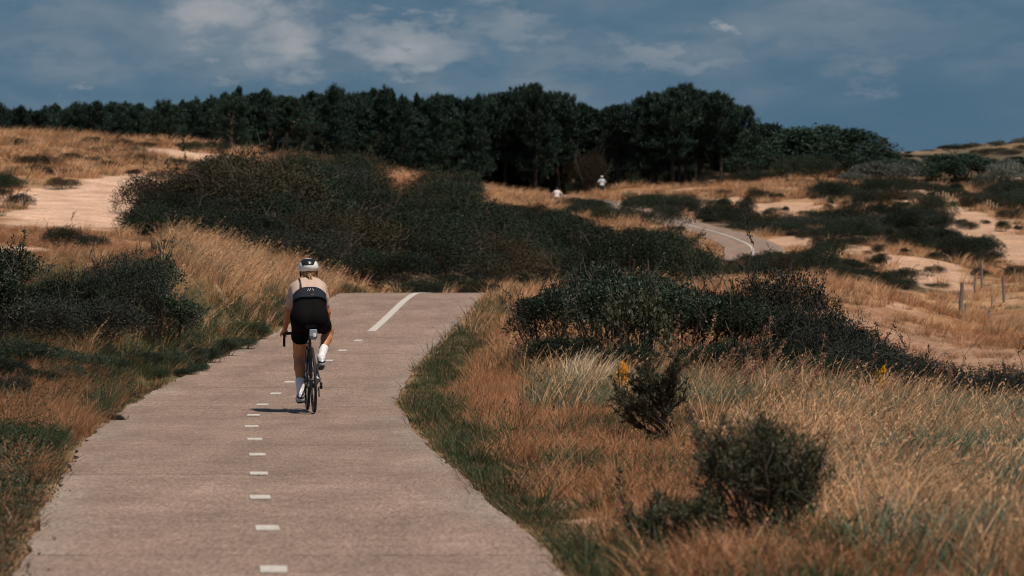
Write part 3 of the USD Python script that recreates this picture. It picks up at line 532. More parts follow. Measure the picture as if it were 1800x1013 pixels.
for px, base, d, top, w in [(1345, 318, 338, 205, 1.0), (1395, 316, 335, 217, 1.1), (1440, 318, 332, 208, 1.25), (1490, 320, 328, 216, 1.3), (1535, 322, 322, 252, 1.0), (1570, 318, 318, 272, .8), (1460, 322, 318, 262, 1.0), (1380, 322, 325, 262, 1.0), (1420, 318, 320, 275, .9), (1325, 318, 330, 255, .9)]:
    p = on(px, d); H = (EYE + (506.5 - top) / FPX * d - p[2]) / 6.3
    copy(ROUND[rng.integers(0, 2)], 'round_tree', p - [0, 0, .1], rng.uniform(0, 360), (w, w, H), ['leftmost round-headed tree next to the pines', 'second round-headed tree right of the pines', 'broad round tree in the middle of the round trees', 'broadest round tree of the right end of the wood', 'round tree on the falling right end of the wood', 'lowest and last round tree at the right end of the wood', 'low leafy tree in front of the broadest round trees', 'low leafy tree before the second round tree', 'low leafy tree at the foot of the middle round trees', 'low leafy tree at the foot of the last pines'][RT], 'tree'); RT += 1
for px, d, top, w, lab in [(1685, 335, 262, 1.15, 'dark round tree on the far right hillside left of the silvery bush'), (1660, 330, 282, .8, 'low dark tree against the far right dune'), (1712, 338, 268, .8, 'dark tree touching the silvery bush on the far right'), (1800, 330, 268, .9, 'dark tree at the right edge of the picture below the far dune'), (1590, 320, 290, .7, 'small dark tree at the foot of the far dune')]:
    p = on(px, d); H = (EYE + (506.5 - top) / FPX * d - p[2]) / 6.3
    copy(ROUND[rng.integers(0, 2)], 'round_tree', p - [0, 0, .1], rng.uniform(0, 360), (w, w, max(H, .4)), lab, 'tree')

# ------------------------------------------------------------------ scrub, bushes
LAND = [(-999, 120, 'at the left picture edge'), (120, 260, 'above the sand blowout'), (260, 400, 'left of the big thorn bush'), (400, 500, 'left of the helmet'), (500, 590, 'straight above the helmet'), (590, 690, 'above the left end of the crest'), (690, 780, 'above the painted line'), (780, 870, 'above the right end of the crest'), (870, 960, 'left of the distant people'), (960, 1030, 'below the person in white'), (1030, 1100, 'below the person in the cap'), (1100, 1180, 'just left of the far bend'), (1180, 1290, 'at the far bend'), (1290, 1390, 'right of the far bend'), (1390, 1480, 'under the round trees'), (1480, 1580, 'left of the pickets'), (1580, 1680, 'by the pickets'), (1680, 1750, 'below the picket fence'), (1750, 2999, 'at the right picture edge')]
def land(px): return next(t for a, b, t in LAND if a <= px < b)
SC = [shrub_class(f'scrub_class_{i}', M[m], seed=200 + i, R=r, H=h, n_leaf=n, leaf=lf, blobs=b, top_tufts=tt) for i, (m, r, h, n, lf, b, tt) in enumerate([
    ('scrub', 1.5, 1.45, 11000, .058, 13, 12), ('scrub', 1.8, 1.15, 12000, .058, 15, 16), ('scrub_brown', 1.5, 1.5, 11000, .058, 12, 12), ('scrub', 1.25, 1.7, 10000, .058, 10, 12), ('twiggy', 1.6, 1.0, 11000, .052, 18, 24)])]
SV = shrub_class('silver_bush_class', M['silver'], seed=230, R=1.5, H=1.6, n_leaf=5000, leaf=.13, blobs=16, top_tufts=12)
rng = np.random.default_rng(9)
def fill(which, ymin, ymax, gap, smin, smax, name, labels, group, classes, cap, flat=1.0, xr=(-40, 60)):
    n = 60000; y = np.sqrt(rng.uniform(ymin ** 2, ymax ** 2, n)); x = rng.uniform(-.145, .155, n) * y
    z = ground(x, y); pxx = 900 + FPX * x / y; ok = scrubby(x, y, z, which) & (path_off(x, y)[0] > .9) & (sand(x, y) < .6) & ~((y > 200) & (np.abs(pxx - 978) < 26)) & ~((y > 225) & (np.abs(pxx - 1058) < 22)); x, y, z = x[ok], y[ok], z[ok]
    kept, cells = [], {}
    for i in range(len(x)):
        g_ = gap * (1 + max(0, y[i] - 130) / 260); cx, cy = int(x[i] // 2), int(y[i] // 4)
        near = [j for a in (-2, -1, 0, 1, 2) for b in (-2, -1, 0, 1, 2) for j in cells.get((cx + a, cy + b), [])]
        if all((x[i] - x[j]) ** 2 + ((y[i] - y[j]) * .62) ** 2 > g_ * g_ for j in near):
            kept.append(i); cells.setdefault((cx, cy), []).append(i)
        if len(kept) >= cap: break
    for i in kept:
        s = rng.uniform(smin, smax) * (1 + max(0, y[i] - 130) / 300); k = rng.choice(classes); px, py = project(x[i], y[i], z[i])
        if px > 820 and y[i] > 150 and which == [0]: s *= .5
        lab = labels(px, py); tone_ = {0: 'dark green', 1: 'flat dark', 2: 'brownish', 3: 'rounded green', 4: 'grey twiggy'}[int(k)]; size_ = 'small ' if s < .85 else 'large ' if s > 1.12 else ''
        row = 'front' if py > 470 else 'lower' if py > 425 else 'middle' if py > 375 else 'upper'; lab = (f'{size_}{tone_} bush, {row} {lab[0]}, {land(px)}', lab[1])
        copy(SC[k], name, (x[i], y[i], z[i] - .08), rng.uniform(0, 360), (s, s, s * flat * rng.uniform(.8, 1.2)), lab[0], 'bush', lab[1])
    return len(kept)
n1 = fill([0], 90, 262, 1.55, .5, 1.45, 'scrub_bush', lambda px, py: ('dense scrub', 'bushes of the dense scrub left of the crest') if px < 900 else ('near scrub', 'bushes between the crest and the far bend'), None, [0, 0, 1, 3, 3, 4, 2, 2], 150, .9)
n2 = fill([1], 200, 345, 1.9, .7, 1.0, 'scrub_bush', lambda px, py: ('bank before the wood', 'low bushes in front of the two distant people'), None, [0, 1, 3], 20, .5)
n3 = fill([2], 120, 290, 1.5, .42, 1.0, 'scrub_bush', lambda px, py: ('sandy slope', 'bushes on the sandy slope above the far bend'), None, [0, 1, 3, 4], 62, .8)
for i_ in range(4000):
    y1 = math.sqrt(rng.uniform(105 ** 2, 300 ** 2)); x1 = rng.uniform(.045, .15) * y1; z1 = float(ground(np.array([x1]), np.array([y1]))[0]); px1, py1 = project(x1, y1, z1)
    if not (1235 < px1 < 1830 and 345 < py1 < 505) or path_off(np.array([x1]), np.array([y1]))[0][0] < 1.2 or (py1 > 395 and py1 < 445 and px1 < 1400): continue
    SCAT = globals().setdefault('SCAT', [])
    if all((x1 - a_) ** 2 + ((y1 - b_) * .4) ** 2 > 1.7 for a_, b_ in SCAT):
        SCAT.append((x1, y1)); s_1 = rng.uniform(.16, .62); copy(SC[rng.integers(0, 5)], 'dune_bush', (x1, y1, z1 - .04), rng.uniform(0, 360), (s_1, s_1, s_1 * rng.uniform(.9, 1.3)), f"{'tiny' if s_1 < .28 else 'small'} low bush on the {'upper' if py1 < 395 else 'mid' if py1 < 445 else 'lower'} sandy slope, {land(px1)}", 'bush', 'small bushes dotted over the sandy slopes')
    if len(SCAT) >= 130: break
n4 = fill([3], 95, 190, 1.2, .34, .62, 'scrub_bush', lambda px, py: ('scrub near the posts', 'bushes between the far bend and the fence posts'), None, [0, 1, 3], 36, .7)
n5 = fill([4, 5], 190, 345, 2.4, .6, 1.1, 'scrub_bush', lambda px, py: ('far right hillside', 'low bushes on the far right hillside'), None, [0, 1, 4, 2], 40, .6)
_b, _l = shrub(seed=260, R=1.1, H=.9, n_leaf=5200, leaf=.07, blobs=12, top_tufts=10); _b2, _l2 = shrub(seed=261, R=1.2, H=.7, n_leaf=5200, leaf=.07, blobs=14, top_tufts=10)
UX, UY = rng.uniform(-.15, .098, 900), rng.uniform(349, 405, 900); UX = UX * UY; keep_ = (path_off(UX, UY)[0] > 1.2) & (rng.uniform(0, 1, 900) < np.where(UX / UY > .03, .45, 1)); UX, UY = UX[keep_], UY[keep_]
instancer('wood_undergrowth', [_l, _l2], np.stack([UX, UY, ground(UX, UY) - .1], 1), rng.uniform(0, 6, len(UX)), rng.uniform(.8, 1.9, len(UX)), rng.integers(0, 2, len(UX)), 'dark undergrowth between the trunks of the wood', 'undergrowth', [M['scrub'], M['scrub_brown']])
n_ = 40000; y_f = np.sqrt(rng.uniform(90 ** 2, 340 ** 2, n_)); x_f = rng.uniform(-.145, .155, n_) * y_f; z_f = ground(x_f, y_f); ok_ = scrubby(x_f, y_f, z_f) & (path_off(x_f, y_f)[0] > .9) & (sand(x_f, y_f) < .4) & (nz(x_f, y_f, 5, 91) + .18 > rng.uniform(0, .5, n_)); ii = np.nonzero(ok_)[0][:1500]
instancer('low_scrub', [_l, _l2, _l2], np.stack([x_f[ii], y_f[ii], z_f[ii] - .1], 1), rng.uniform(0, 6, len(ii)), np.stack([(s_ := rng.uniform(.4, .75, len(ii))), s_, s_ * .55], 1), rng.integers(0, 3, len(ii)), 'low dark scrub filling the ground between the dune bushes', 'scrub', [M['scrub'], M['twiggy'], M['scrub_brown']])
def bush(px, d, s, k, label, flat=1.0, name='bush', group=None, cls=None, sink=.06):
    s3 = (s, s, s * flat)
    return copy(cls or SC[k], name, on(px, d) - [0, 0, sink], rng.uniform(0, 360), s3, label, 'bush', group)
LD = []
for i_ in range(3000):
    y1 = math.sqrt(rng.uniform(108 ** 2, 172 ** 2)); x1 = rng.uniform(-.14, -.07) * y1; z1 = float(ground(np.array([x1]), np.array([y1]))[0]); px1, py1 = project(x1, y1, z1)
    if not (-40 < px1 < 430 and 245 < py1 < 352) or sand(np.array([x1]), np.array([y1]))[0] > .75 or nz(np.array([x1]), np.array([y1]), 5.0, 95)[0] < .02 or any((x1 - a_) ** 2 + ((y1 - b_) * .3) ** 2 < .9 for a_, b_ in LD): continue
    LD.append((x1, y1)); s_1 = rng.uniform(.15, .48); copy(SC[[0, 2, 4][len(LD) % 3]], 'dune_bush', (x1, y1, z1 - .03), rng.uniform(0, 360), (s_1 * 1.3, s_1, s_1 * .7), f"low {['brown', 'grey', 'green'][len(LD) % 3]} bush, {'crest' if py1 < 280 else 'upper slope' if py1 < 315 else 'lower slope'} of left dune, {land(px1)}", 'bush', 'low bushes on the left dune')
    if len(LD) >= 42: break
for px, d, s, k, lab, fl in [(1268, 149, .42, 0, 'dark bush between the silvery bush and the far bend', .8), (1300, 147, .45, 3, 'rounded bush below the curve of the far bend', .8), (1345, 150, .5, 0, 'dark bush under the right end of the far bend', .8), (1385, 156, .5, 1, 'flat dark bush where the far bend disappears', .8), (1225, 146, .5, 2, 'brownish bush left of the silvery bush', .9)]: copy(SC[k], 'bush', on(px, d) - [0, 0, .05], rng.uniform(0, 360), (s, s, s * fl), lab, 'bush')
for px, d, s, k, fl, lab in [(455, 116, 1.55, 2, 1.25, 'big reddish brown thorn bush on the scrub slope, left of the helmet'), (520, 120, 1.5, 0, 1.25, 'tall dark bush to the right of the reddish brown thorn bush'), (390, 118, 1.0, 2, 1.1, 'brownish bush at the left shoulder of the big thorn bush'),
                             (330, 108, .9, 0, 1.0, 'dark bush by the right foot of the sand blowout'), (283, 103, .7, 3, .9, 'dark bush overhanging the lower edge of the sand blowout'), (560, 150, 1.2, 0, 1.1, 'dark bush below the grassy ridge behind the big thorn bush'),
                             (15, 112, .55, 3, 1.1, 'small round bush at the left picture edge beside the sand blowout'), (35, 108, .35, 0, 1.0, 'tiny green bush next to the sand blowout at the left edge'), (210, 150, .9, 1, .4, 'flat dark patch of scrub on the crest above the sand blowout'), (340, 158, .5, 0, .8, 'small dark bush on the sandy crest of the left dune'), (385, 162, .5, 3, .7, 'small low bush near the end of the left dune crest'),
                             (25, 150, .5, 2, .6, 'brownish low bush on the left dune crest at the picture edge'), (60, 128, .7, 2, .4, 'flat brown scrub lip above the sand blowout'), (120, 130, .55, 4, .4, 'grey heath lip over the sand blowout'),
                             (1030, 96, .95, 0, 1.2, 'rounded dark bush right of the crest, lowest of its clump'), (1090, 94, .9, 3, 1.25, 'upright dark bush in the clump right of the crest'), (1150, 95, 1.05, 0, 1.25, 'tall dark bush in the middle of the clump right of the crest'), (1205, 97, .85, 0, 1.15, 'dark bush at the right end of the clump before the far bend'), (980, 104, .6, 2, .9, 'low brownish bush at the left end of the clump right of the crest'),
                             (1120, 112, .9, 3, 1.3, 'pointed dark bush rising behind the clump right of the crest'), (1165, 112, .8, 2, 1.0, 'brownish bush at the near edge of the far bend'),
                             (1168, 196, .85, 0, 1.1, 'dark bush hiding the upper end of the far bend'), (1125, 205, 1.1, 3, 1.0, 'dark bush left of the one that hides the far bend'), (1080, 212, .9, 1, .9, 'low dark bush left of the far bend under the distant people'), (1192, 186, .32, 3, 1.0, 'small dark bush touching the left edge of the far bend'), (655, 104, .8, 0, 1.0, 'dark bush behind the left end of the crest'), (705, 103, .9, 3, .9, 'rounded bush behind the crest, left of the painted line'), (750, 101, .7, 0, .9, 'dark bush behind the crest at the painted line'), (800, 103, .85, 1, 1.0, 'dark bush behind the crest, right of the painted line'), (845, 101, .6, 2, 1.0, 'brownish bush behind the right half of the crest'), (905, 100, .5, 0, .9, 'small green bush just behind the right end of the crest'), (1034, 338, 1.5, 2, 1.9, 'tall dark brown bush left of the standing person in the cap'), (1012, 338, .8, 0, 1.2, 'dark bush left of the standing person, by the wood edge')]:
    bush(px, d, s, k, lab, fl)
for px, d, s, fl, lab in [(1258, 152, .5, .6, 'silvery white leaved bush on the near side of the far bend'), (1765, 318, 1.25, 1.3, 'large silvery bush on the far right below the dune crest'), (1735, 322, .9, 1.0, 'silvery bush to the left of the largest silvery bush'), (1535, 305, 1.3, 1.0, 'silvery bush below the right end of the wood'), (1500, 300, .9, .9, 'smaller silvery bush left of its neighbour below the wood'),
                          (1580, 315, 1.1, 1.2, 'silvery bush at the end of the wood beside the far dune'), (1640, 312, .7, .7, 'low silvery bush under the dark tree on the far right'), (1755, 420, .7, .7, 'pale bush on the crest of the far right dune'), (1795, 425, .8, .8, 'pale bush on the far dune crest at the picture edge')]:
    bush(px, d, s, 0, lab, fl, 'silver_bush', None, SV)
for i, px in enumerate([1600, 1632, 1660, 1685, 1710, 1745, 1780, 1815]):
    bush(px, 428 + (i * 7) % 12, .6 + .5 * ((i * 5) % 3) / 3, [0, 2, 3][i % 3], 'low dark bush along the crest of the far right dune', .5)
for i, (px, d, s) in enumerate([(1612, 400, 1.0), (1640, 390, .8), (1675, 405, 1.1), (1725, 400, 1.0), (1770, 395, 1.2), (1810, 400, 1.1), (1590, 380, .9), (1700, 418, .8), (1752, 410, .9)]): bush(px, d, s, [4, 1, 3, 2][i % 4], 'grey green bush on the face of the far right dune', .6)
for px, d, s, fl, k, lab in [(1400, 312, 1.7, .9, 0, 'broad dark bush at the foot of the second round tree'), (1445, 308, 1.5, .9, 3, 'dark bush in front of the broadest round tree'), (1290, 322, 1.2, .7, 2, 'brownish bush under the last bare-trunked pines'), (1330, 318, 1.2, .9, 1, 'flat dark bush between the pines and the round trees')]: bush(px, d, s, k, lab, fl)

# shrubs by the path, with finer leaves
PV = [shrub_class(f'privet_class_{i}', M[m], seed=300 + i, R=r, H=h, n_leaf=n, leaf=lf, blobs=b, stems=10, bare=ba, top_tufts=tt) for i, (m, r, h, n, lf, b, ba, tt) in enumerate([
    ('privet', .62, 1.1, 7500, .042, 13, 0, 22), ('privet', .75, .95, 8500, .042, 15, 1, 22), ('twiggy', .75, .8, 14000, .032, 18, 3, 26), ('scrub', .7, .85, 12000, .036, 16, 2, 22), ('twiggy', .8, .95, 13000, .030, 18, 7, 30)])]
CREAM = shrub_class('cream_shrub_class', M['cream'], seed=320, R=.45, H=.55, n_leaf=1500, leaf=.05, blobs=9, top_tufts=8)
def near(px, d, s, k, label, fl=1.0, name='shrub', cls=None, group=None): return copy(cls or PV[k], name, on(px, d) - [0, 0, .04], rng.uniform(0, 360), (s, s, s * fl), label, 'shrub', group)
ROW = 'shrubs of the long thicket right of the path'
for px, d, s, k, fl, lab in [(962, 48.5, .80, 0, 1.0, 'glossy dark green shrub at the left end of the thicket right of the path'), (1000, 46.8, .7, 3, .8, 'low dark shrub in front of the left end of the thicket'), (1042, 51, .85, 0, 1.13, 'tallest glossy shrub in the thicket, with a column of leaves rising from it'), (1085, 50, .9, 1, 1.0, 'dark glossy shrub in the thicket just left of the cream leaved shrub'),
                             (1150, 50, .95, 1, .9, 'dark glossy shrub in the thicket behind the yellow flowers'), (1205, 49.5, .95, 1, .82, 'dark shrub in the middle of the thicket, behind the small pine'), (1262, 49.5, .9, 3, .85, 'dark shrub of the thicket just right of the small pine'), (1320, 49, .9, 3, .85, 'dark green shrub in the thicket left of its twiggy hump'), (1372, 49.5, .95, 4, 1.0, 'twiggy grey hump of shrub in the right half of the thicket'),
                             (1425, 48, .9, 2, .85, 'greyish shrub in the thicket right of the twiggy hump'), (1470, 47, .85, 2, .8, 'grey green shrub sloping down the right end of the thicket'), (1520, 45.5, .8, 2, .75, 'dull heathy shrub left of the right hand yellow flowers'), (1575, 44.5, .75, 2, .72, 'dull heathy shrub behind the right hand yellow flowers'), (1630, 43, .7, 4, .6, 'low twiggy shrub right of the right hand yellow flowers'), (1690, 42, .7, 2, .55, 'low heathy shrub near the right end of the thicket'),
                             (1745, 41, .7, 4, .6, 'last low twiggy shrub of the thicket before the picture edge'), (1800, 40.5, .7, 2, .6, 'heathy shrub at the right picture edge'), (1100, 46, .7, 3, .6, 'low shrub in front of the thicket at the yellow flowers'), (1350, 45.5, .8, 3, .6, 'low dark shrub in front of the twiggy hump'), (1270, 46, .75, 3, .6, 'low dark shrub in front of the thicket right of the small pine'), (1440, 44.5, .7, 3, .55, 'low dark shrub behind the dead seed stalks'), (1560, 42, .55, 2, .6, 'low grey shrub at the foot of the right hand yellow flowers'),
                             (1100, 68, .8, 2, .9, 'thin twiggy shrub standing alone behind the thicket'), (1150, 70, .55, 0, .8, 'small leafy shrub beside the thin twiggy one behind the thicket')]:
    near(px, d, s * 1.12, k, lab, fl * (1.12 if px < 1060 else 1.32))
near(1118, 46.9, 1.1, 0, 'cream leaved shrub in the thicket right of the path', 1.85, 'shrub', CREAM)
for px, d, s, k, fl, lab in [(5, 48, .95, 0, 1.05, 'dark glossy shrub cut by the left picture edge'), (60, 46.5, .95, 2, .85, 'dark dull shrub second from the left picture edge'), (120, 49, .95, 3, .95, 'dark twiggy shrub with bare stems on the left bank'), (170, 47.5, .95, 2, .9, 'dull dark shrub in the middle of the left bank'), (215, 50.5, .85, 4, 1.25, 'tall twiggy shrub with a leafy tip on the left bank'), (262, 51, .95, 0, 1.15, 'dark glossy shrub on the left bank, rightmost tall one'), (300, 52, .8, 0, .95, 'dark glossy shrub at the right end of the left thicket'),
                             (20, 43, .7, 3, .7, 'low dark shrub at the left picture edge above the dry grass'), (85, 43.5, .55, 1, .6, 'low dull shrub on the left bank in front of the twiggy one'), (-40, 45, 1.0, 0, 1.0, 'dark shrub beyond the left picture edge'), (150, 44.5, .45, 1, .6, 'small dark shrub low on the left bank'), (250, 48.5, .5, 3, .6, 'low dull shrub before the right end of the left thicket'), (345, 53, .45, 1, .6, 'small leafy shrub in the grass left of the cyclist'), (372, 55, .30, 1, .8, 'small leafy green shrub in the bank near the path'), (430, 60, .30, 1, .75, 'small leafy green shrub on the bank just left of the cyclist'), (330, 49.5, .28, 3, .7, 'tiny dark bush at the top of the green bank'),
                             (303, 50.5, .34, 1, .9, 'leafy grey green herb clump at the right foot of the left thicket'), (340, 52.5, .36, 0, .8, 'leafy blue green clump on the green bank, left one'), (368, 53.0, .30, 1, 1.0, 'leafy blue green clump in the middle of the green bank'), (398, 55, .36, 0, .8, 'leafy blue green clump on the green bank near the path'), (428, 57, .34, 1, .8, 'leafy clump on the green bank just left of the handlebar'), (455, 60, .34, 0, .8, 'leafy clump on the green bank beside the hand of the cyclist'), (280, 48.0, .28, 3, .8, 'small leafy clump low on the green bank'), (350, 50.5, .24, 1, .8, 'small leafy clump at the lower edge of the green bank'), (478, 64, .30, 1, .8, 'last leafy clump of the green bank behind the cyclist'), (10, 39, .5, 2, .7, 'low dark heath bush at the left edge over the dry grass'), (50, 41, .5, 3, .6, 'broad dull heath bush low on the left bank'), (110, 42.5, .42, 1, .6, 'dull twiggy heath bush low on the left bank beside the grass'), (190, 46, .4, 3, .6, 'dull heath bush between the left thicket and the green bank'), (-10, 41, .6, 3, .7, 'dark bush at the very left edge halfway up the bank'), (300, 66, .6, 2, .9, 'dull shrub behind the left thicket in the tall grass'), (110, 68, .55, 4, .9, 'bare twiggy bush in the tall dry grass on the left slope'), (160, 70, .5, 2, .8, 'brown dull bush in the tall dry grass on the left slope'),
                             (205, 37.3, .16, 2, .9, 'small dark clump of heath on the left edge of the path')]:
    near(px, d, s, k, lab, fl * 1.05)
# the bushes in the foreground right
b_, l_ = shrub(401, .38, .66, 6500, .034, stems=17, blobs=12, needle=True, leaf_w=.20, open_=.45, top_tufts=190, shoot=(.10, .30))
t = thing('broom_bush', on(1345, 19.4) - [0, 0, .03], 0, 'dense dark fine-leaved bush in the right foreground grass, nearest of all', 'bush'); obj('branches', b_, M['twig'], t); obj('foliage', l_, M['broom'], t)
b_, l_ = shrub(402, .24, .32, 2200, .032, stems=11, blobs=7, needle=True, leaf_w=.22, open_=.5, top_tufts=80, shoot=(.12, .34))
t = thing('broom_bush', on(1195, 18.6) - [0, 0, .02], 20, 'low dark bush at the bottom, left of the dense foreground bush', 'bush'); obj('branches', b_, M['twig'], t); obj('foliage', l_, M['broom'], t)
def little_pine(seed, R, H):
    rng = np.random.default_rng(seed); wood, pos, dr = [], [], []
    tr = branch((0, 0, -.05), (.1, 0, 1), H * .8, 0, rng, .14, 6, .1); wood.append(tube(tr, np.linspace(.028, .010, 7), 6))
    for k in range(34):
        t = rng.uniform(.12, 1); c = np.array([np.interp(t * 6, range(7), tr[:, i]) for i in range(3)]); a = rng.uniform(0, 6.28); L = R * rng.uniform(.6, 1.1) * (1.15 - .55 * t)
        q = branch(c, (math.cos(a), math.sin(a), .25 + .5 * t), L, 0, rng, .2, 5, .12); wood.append(tube(q, np.linspace(.011, .004, 6), 5))
        for j in (2, 3, 4, 5):
            for _ in range(3):
                w = branch(q[j], q[j] - q[j - 1] + rng.normal(0, .05, 3), L * rng.uniform(.14, .3), 0, rng, .2, 3, .1); wood.append(tube(w, np.linspace(.004, .002, 4), 3))
                m = 20; tt = rng.uniform(.3, 1, m); pos.append(np.stack([np.interp(tt * 3, range(4), w[:, i]) for i in range(3)], 1)); dr.append(np.repeat(unit(w[-1] - w[0])[None], m, 0))
    pos, dr = np.vstack(pos), np.vstack(dr); n = len(pos)
    return cat_mesh(wood), leaves(pos, dr + rng.normal(0, .6, (n, 3)) + [0, 0, .2], rng.normal(0, 1, (n, 3)), rng.uniform(.03, .06, n), rng.uniform(.005, .009, n))
b_, l_ = little_pine(411, .50, .74)
t = thing('young_pine', on(1166, 32.0) - [0, 0, .02], 0, 'stunted young pine with open dark branches standing in the dry grass', 'young tree'); obj('trunk', b_, M['bark'], t); obj('crown', l_, M['broom'], t)

# ------------------------------------------------------------------ small things: flowers, stalks, sticks, posts
def flower_plant(seed, px, d, H, spikes, spread, label):
    rng = np.random.default_rng(seed); t = thing('yellow_flower_plant', on(px, d), 0, label, 'wildflower')
    for s in range(spikes):
        a = rng.uniform(0, 6.28); o = np.array([(s - (spikes - 1) / 2) * spread, rng.uniform(-.05, .05), 0])
        p = branch(o * .4 + [0, 0, -.02], (o[0] * .5 + .05, 0, 1), H * rng.uniform(.75, 1.1), 0, rng, .05, 6, .15); obj('stem', tube(p, np.linspace(.006, .003, 7), 5), M['weed'], t)
        n = 90; tt = rng.uniform(.52, 1.0, n); c = np.stack([np.interp(tt * 6, range(7), p[:, i]) for i in range(3)], 1); u = unit(rng.normal(0, 1, (n, 3))); c += u * .022 * (1.2 - tt)[:, None] * 1.8
        obj('blossoms', leaves(c, u + [0, 0, .3], rng.normal(0, 1, (n, 3)), rng.uniform(.018, .032, n), rng.uniform(.014, .024, n)), M['yellow'], t)
        n = 40; tt = rng.uniform(.05, .6, n); c = np.stack([np.interp(tt * 6, range(7), p[:, i]) for i in range(3)], 1); u = unit(rng.normal(0, 1, (n, 3)) + [0, 0, .5]); obj('leaves', leaves(c, u, rng.normal(0, 1, (n, 3)), rng.uniform(.04, .07, n), rng.uniform(.006, .012, n)), M['weed'], t)
flower_plant(501, 1092, 41.0, .46, 4, .055, 'clump of bright yellow flower spikes in front of the thicket, left of the young pine')
flower_plant(502, 1548, 38.5, .48, 3, .045, 'yellow flower spikes at the right end of the thicket')
flower_plant(503, 1636, 21.2, .16, 1, .02, 'single small yellow flower low in the tall grass at the right')
def stalk(seed, px, d, H, lean, label, group, mat='russet', r=.004, heads=True):
    rng = np.random.default_rng(seed); t = thing('dead_stalk', on(px, d), 0, label, 'dead plant', group)
    p = branch((0, 0, -.02), (lean, rng.uniform(-.1, .1), 1), H, 0, rng, .07, 6, .0); obj('stem', tube(p, np.linspace(r, r * .5, 7), 5), M['straw'] if mat == 'russet' else M[mat], t)
    if heads:
        n = 130; tt = rng.uniform(.42, 1.0, n); c = np.stack([np.interp(tt * 6, range(7), p[:, i]) for i in range(3)], 1) + rng.normal(0, .011, (n, 3)); obj('seed_head', leaves(c, rng.normal(0, 1, (n, 3)) + [lean, 0, 1.2], rng.normal(0, 1, (n, 3)), rng.uniform(.018, .034, n), rng.uniform(.010, .018, n)), M[mat], t)
for k, (px, d, H, ln) in enumerate([(1183, 44.5, .95, .10), (1165, 42, .62, .55), (1204, 43, .75, .4), (1238, 42, .5, .5), (1280, 41.5, .6, .6), (1310, 40.5, .66, .45), (1322, 40, .6, .25), (1345, 42, .7, .15), (1262, 43, .5, .3), (1400, 40, .5, .5), (1420, 40.5, .6, .2), (1360, 39.5, .5, .7), (1290, 39.5, .42, .5), (1470, 39.5, .45, .5), (1510, 39, .5, .3), (1600, 38, .5, .35), (1660, 37.5, .45, .3)]):
    if k == 0: stalk(600 + k, px, d, H, ln, 'tallest russet dead seed stalk, rising in front of the thicket near the yellow flowers', None)
    else: stalk(600 + k, px, d, H * 1.35, ln, 'leaning russet dead seed stalk in front of the thicket', 'dead seed stalks in front of the thicket')
stalk(640, 224, 46.5, .36, .05, 'dark upright dead stem in the green left bank', None, 'bark', .011, False)
t = thing('candelabra_stem', on(1405, 43.5), 0, 'pale branching dead stem like a candelabra against the thicket', 'dead plant')
rng = np.random.default_rng(66); p = branch((0, 0, 0), (.1, 0, 1), .56, 0, rng, .06, 6, 0); obj('stem', tube(p, np.linspace(.004, .003, 7), 5), M['straw'], t)
for s in (-1.0, -.5, .35, .9): obj('side_stem', tube(bezier([p[4], p[4] + [s * .06, .01, .05 + .02 * s], p[4] + [s * .12, .03 * s, .13 + .05 * s * s]], 6), np.linspace(.0028, .0015, 6), 5), M['straw'], t)
rng = np.random.default_rng(67)
o = on(1652, 21.8); obj('bleached_stick', tube(bezier([o + [-.015, 0, -.02], o + [-.008, .01, .07], o + [.015, .01, .16], o + [.05, .0, .225]], 12), np.linspace(.0055, .0042, 12), 7), M['bleached'], label='bleached white curved stick standing in the tall grass at the right', cat='stick')
for px, d, dx, h, lab in [(1740, 62, .13, .26, 'pale dry stem leaning right below the fence posts'), (1738, 63, -.10, .22, 'pale dry stem leaning left below the fence posts')]:
    o = on(px, d); obj('dry_stem', tube(bezier([o - [0, 0, .02], o + [dx * .4, 0, h * .5], o + [dx, 0, h]], 8), np.linspace(.008, .005, 8), 5), M['bleached'], label=lab, cat='stick')
def post(px, d, H, r, label, lean=0.0, group=None):
    rng = np.random.default_rng(int(px)); o = on(px, d); pts = np.array([[lean * s, 0, H * s - .1 * (s == 0)] for s in np.linspace(0, 1, 7)]) + rng.normal(0, r * .10, (7, 3)) * [1, 1, 0]
    v, f = tube(pts, r * (1 + rng.normal(0, .05, 7)) * np.linspace(1.08, .96, 7), 9); obj('fence_post', (v + o, f), M['post'], label=label, cat='fence post', group=group)
for px, d, H, r, lab in [(1689, 118, 1.12, .068, 'thick weathered fence post, nearest and stoutest of the group'), (1697, 116, .55, .028, 'short thin post close behind the stoutest fence post'), (1713, 128, .80, .030, 'thin post second to the right of the stoutest one'), (1726, 132, .92, .038, 'tall slim post halfway along the group of fence posts'), (1743, 124, .42, .026, 'short stub of a post in the middle of the group'), (1738, 108, .40, .040, 'low dark post in the grass in front of the others'), (1765, 126, .86, .046, 'dark fence post standing over the low shadow line'), (1785, 158, .95, .034, 'thin post farthest to the right of the group')]:
    post(px, d, H, r, lab, .02 * ((px % 5) - 2))
fence = thing('picket_fence', (0, 0, 0), 0, 'row of small pale pickets along the sandy crest on the right hillside', 'fence')
for i, px in enumerate(np.linspace(1612, 1752, 26)):
    o = on(px, 248 - 22 * (px - 1612) / 140); obj('picket', rot(bx((.075, .04, .46 + .1 * ((i * 7) % 3)), (0, 0, .18), .01), (0, 1, 0), ((i * 5) % 7 - 3) * 1.5).apply_translation(o), M['picket'], fence)
obj('rail', tube(np.array([on(px, 247.9 - 22 * (px - 1612) / 140) + [0, 0, .26] for px in np.linspace(1612, 1752, 30)]), .02, 5), M['picket'], fence)
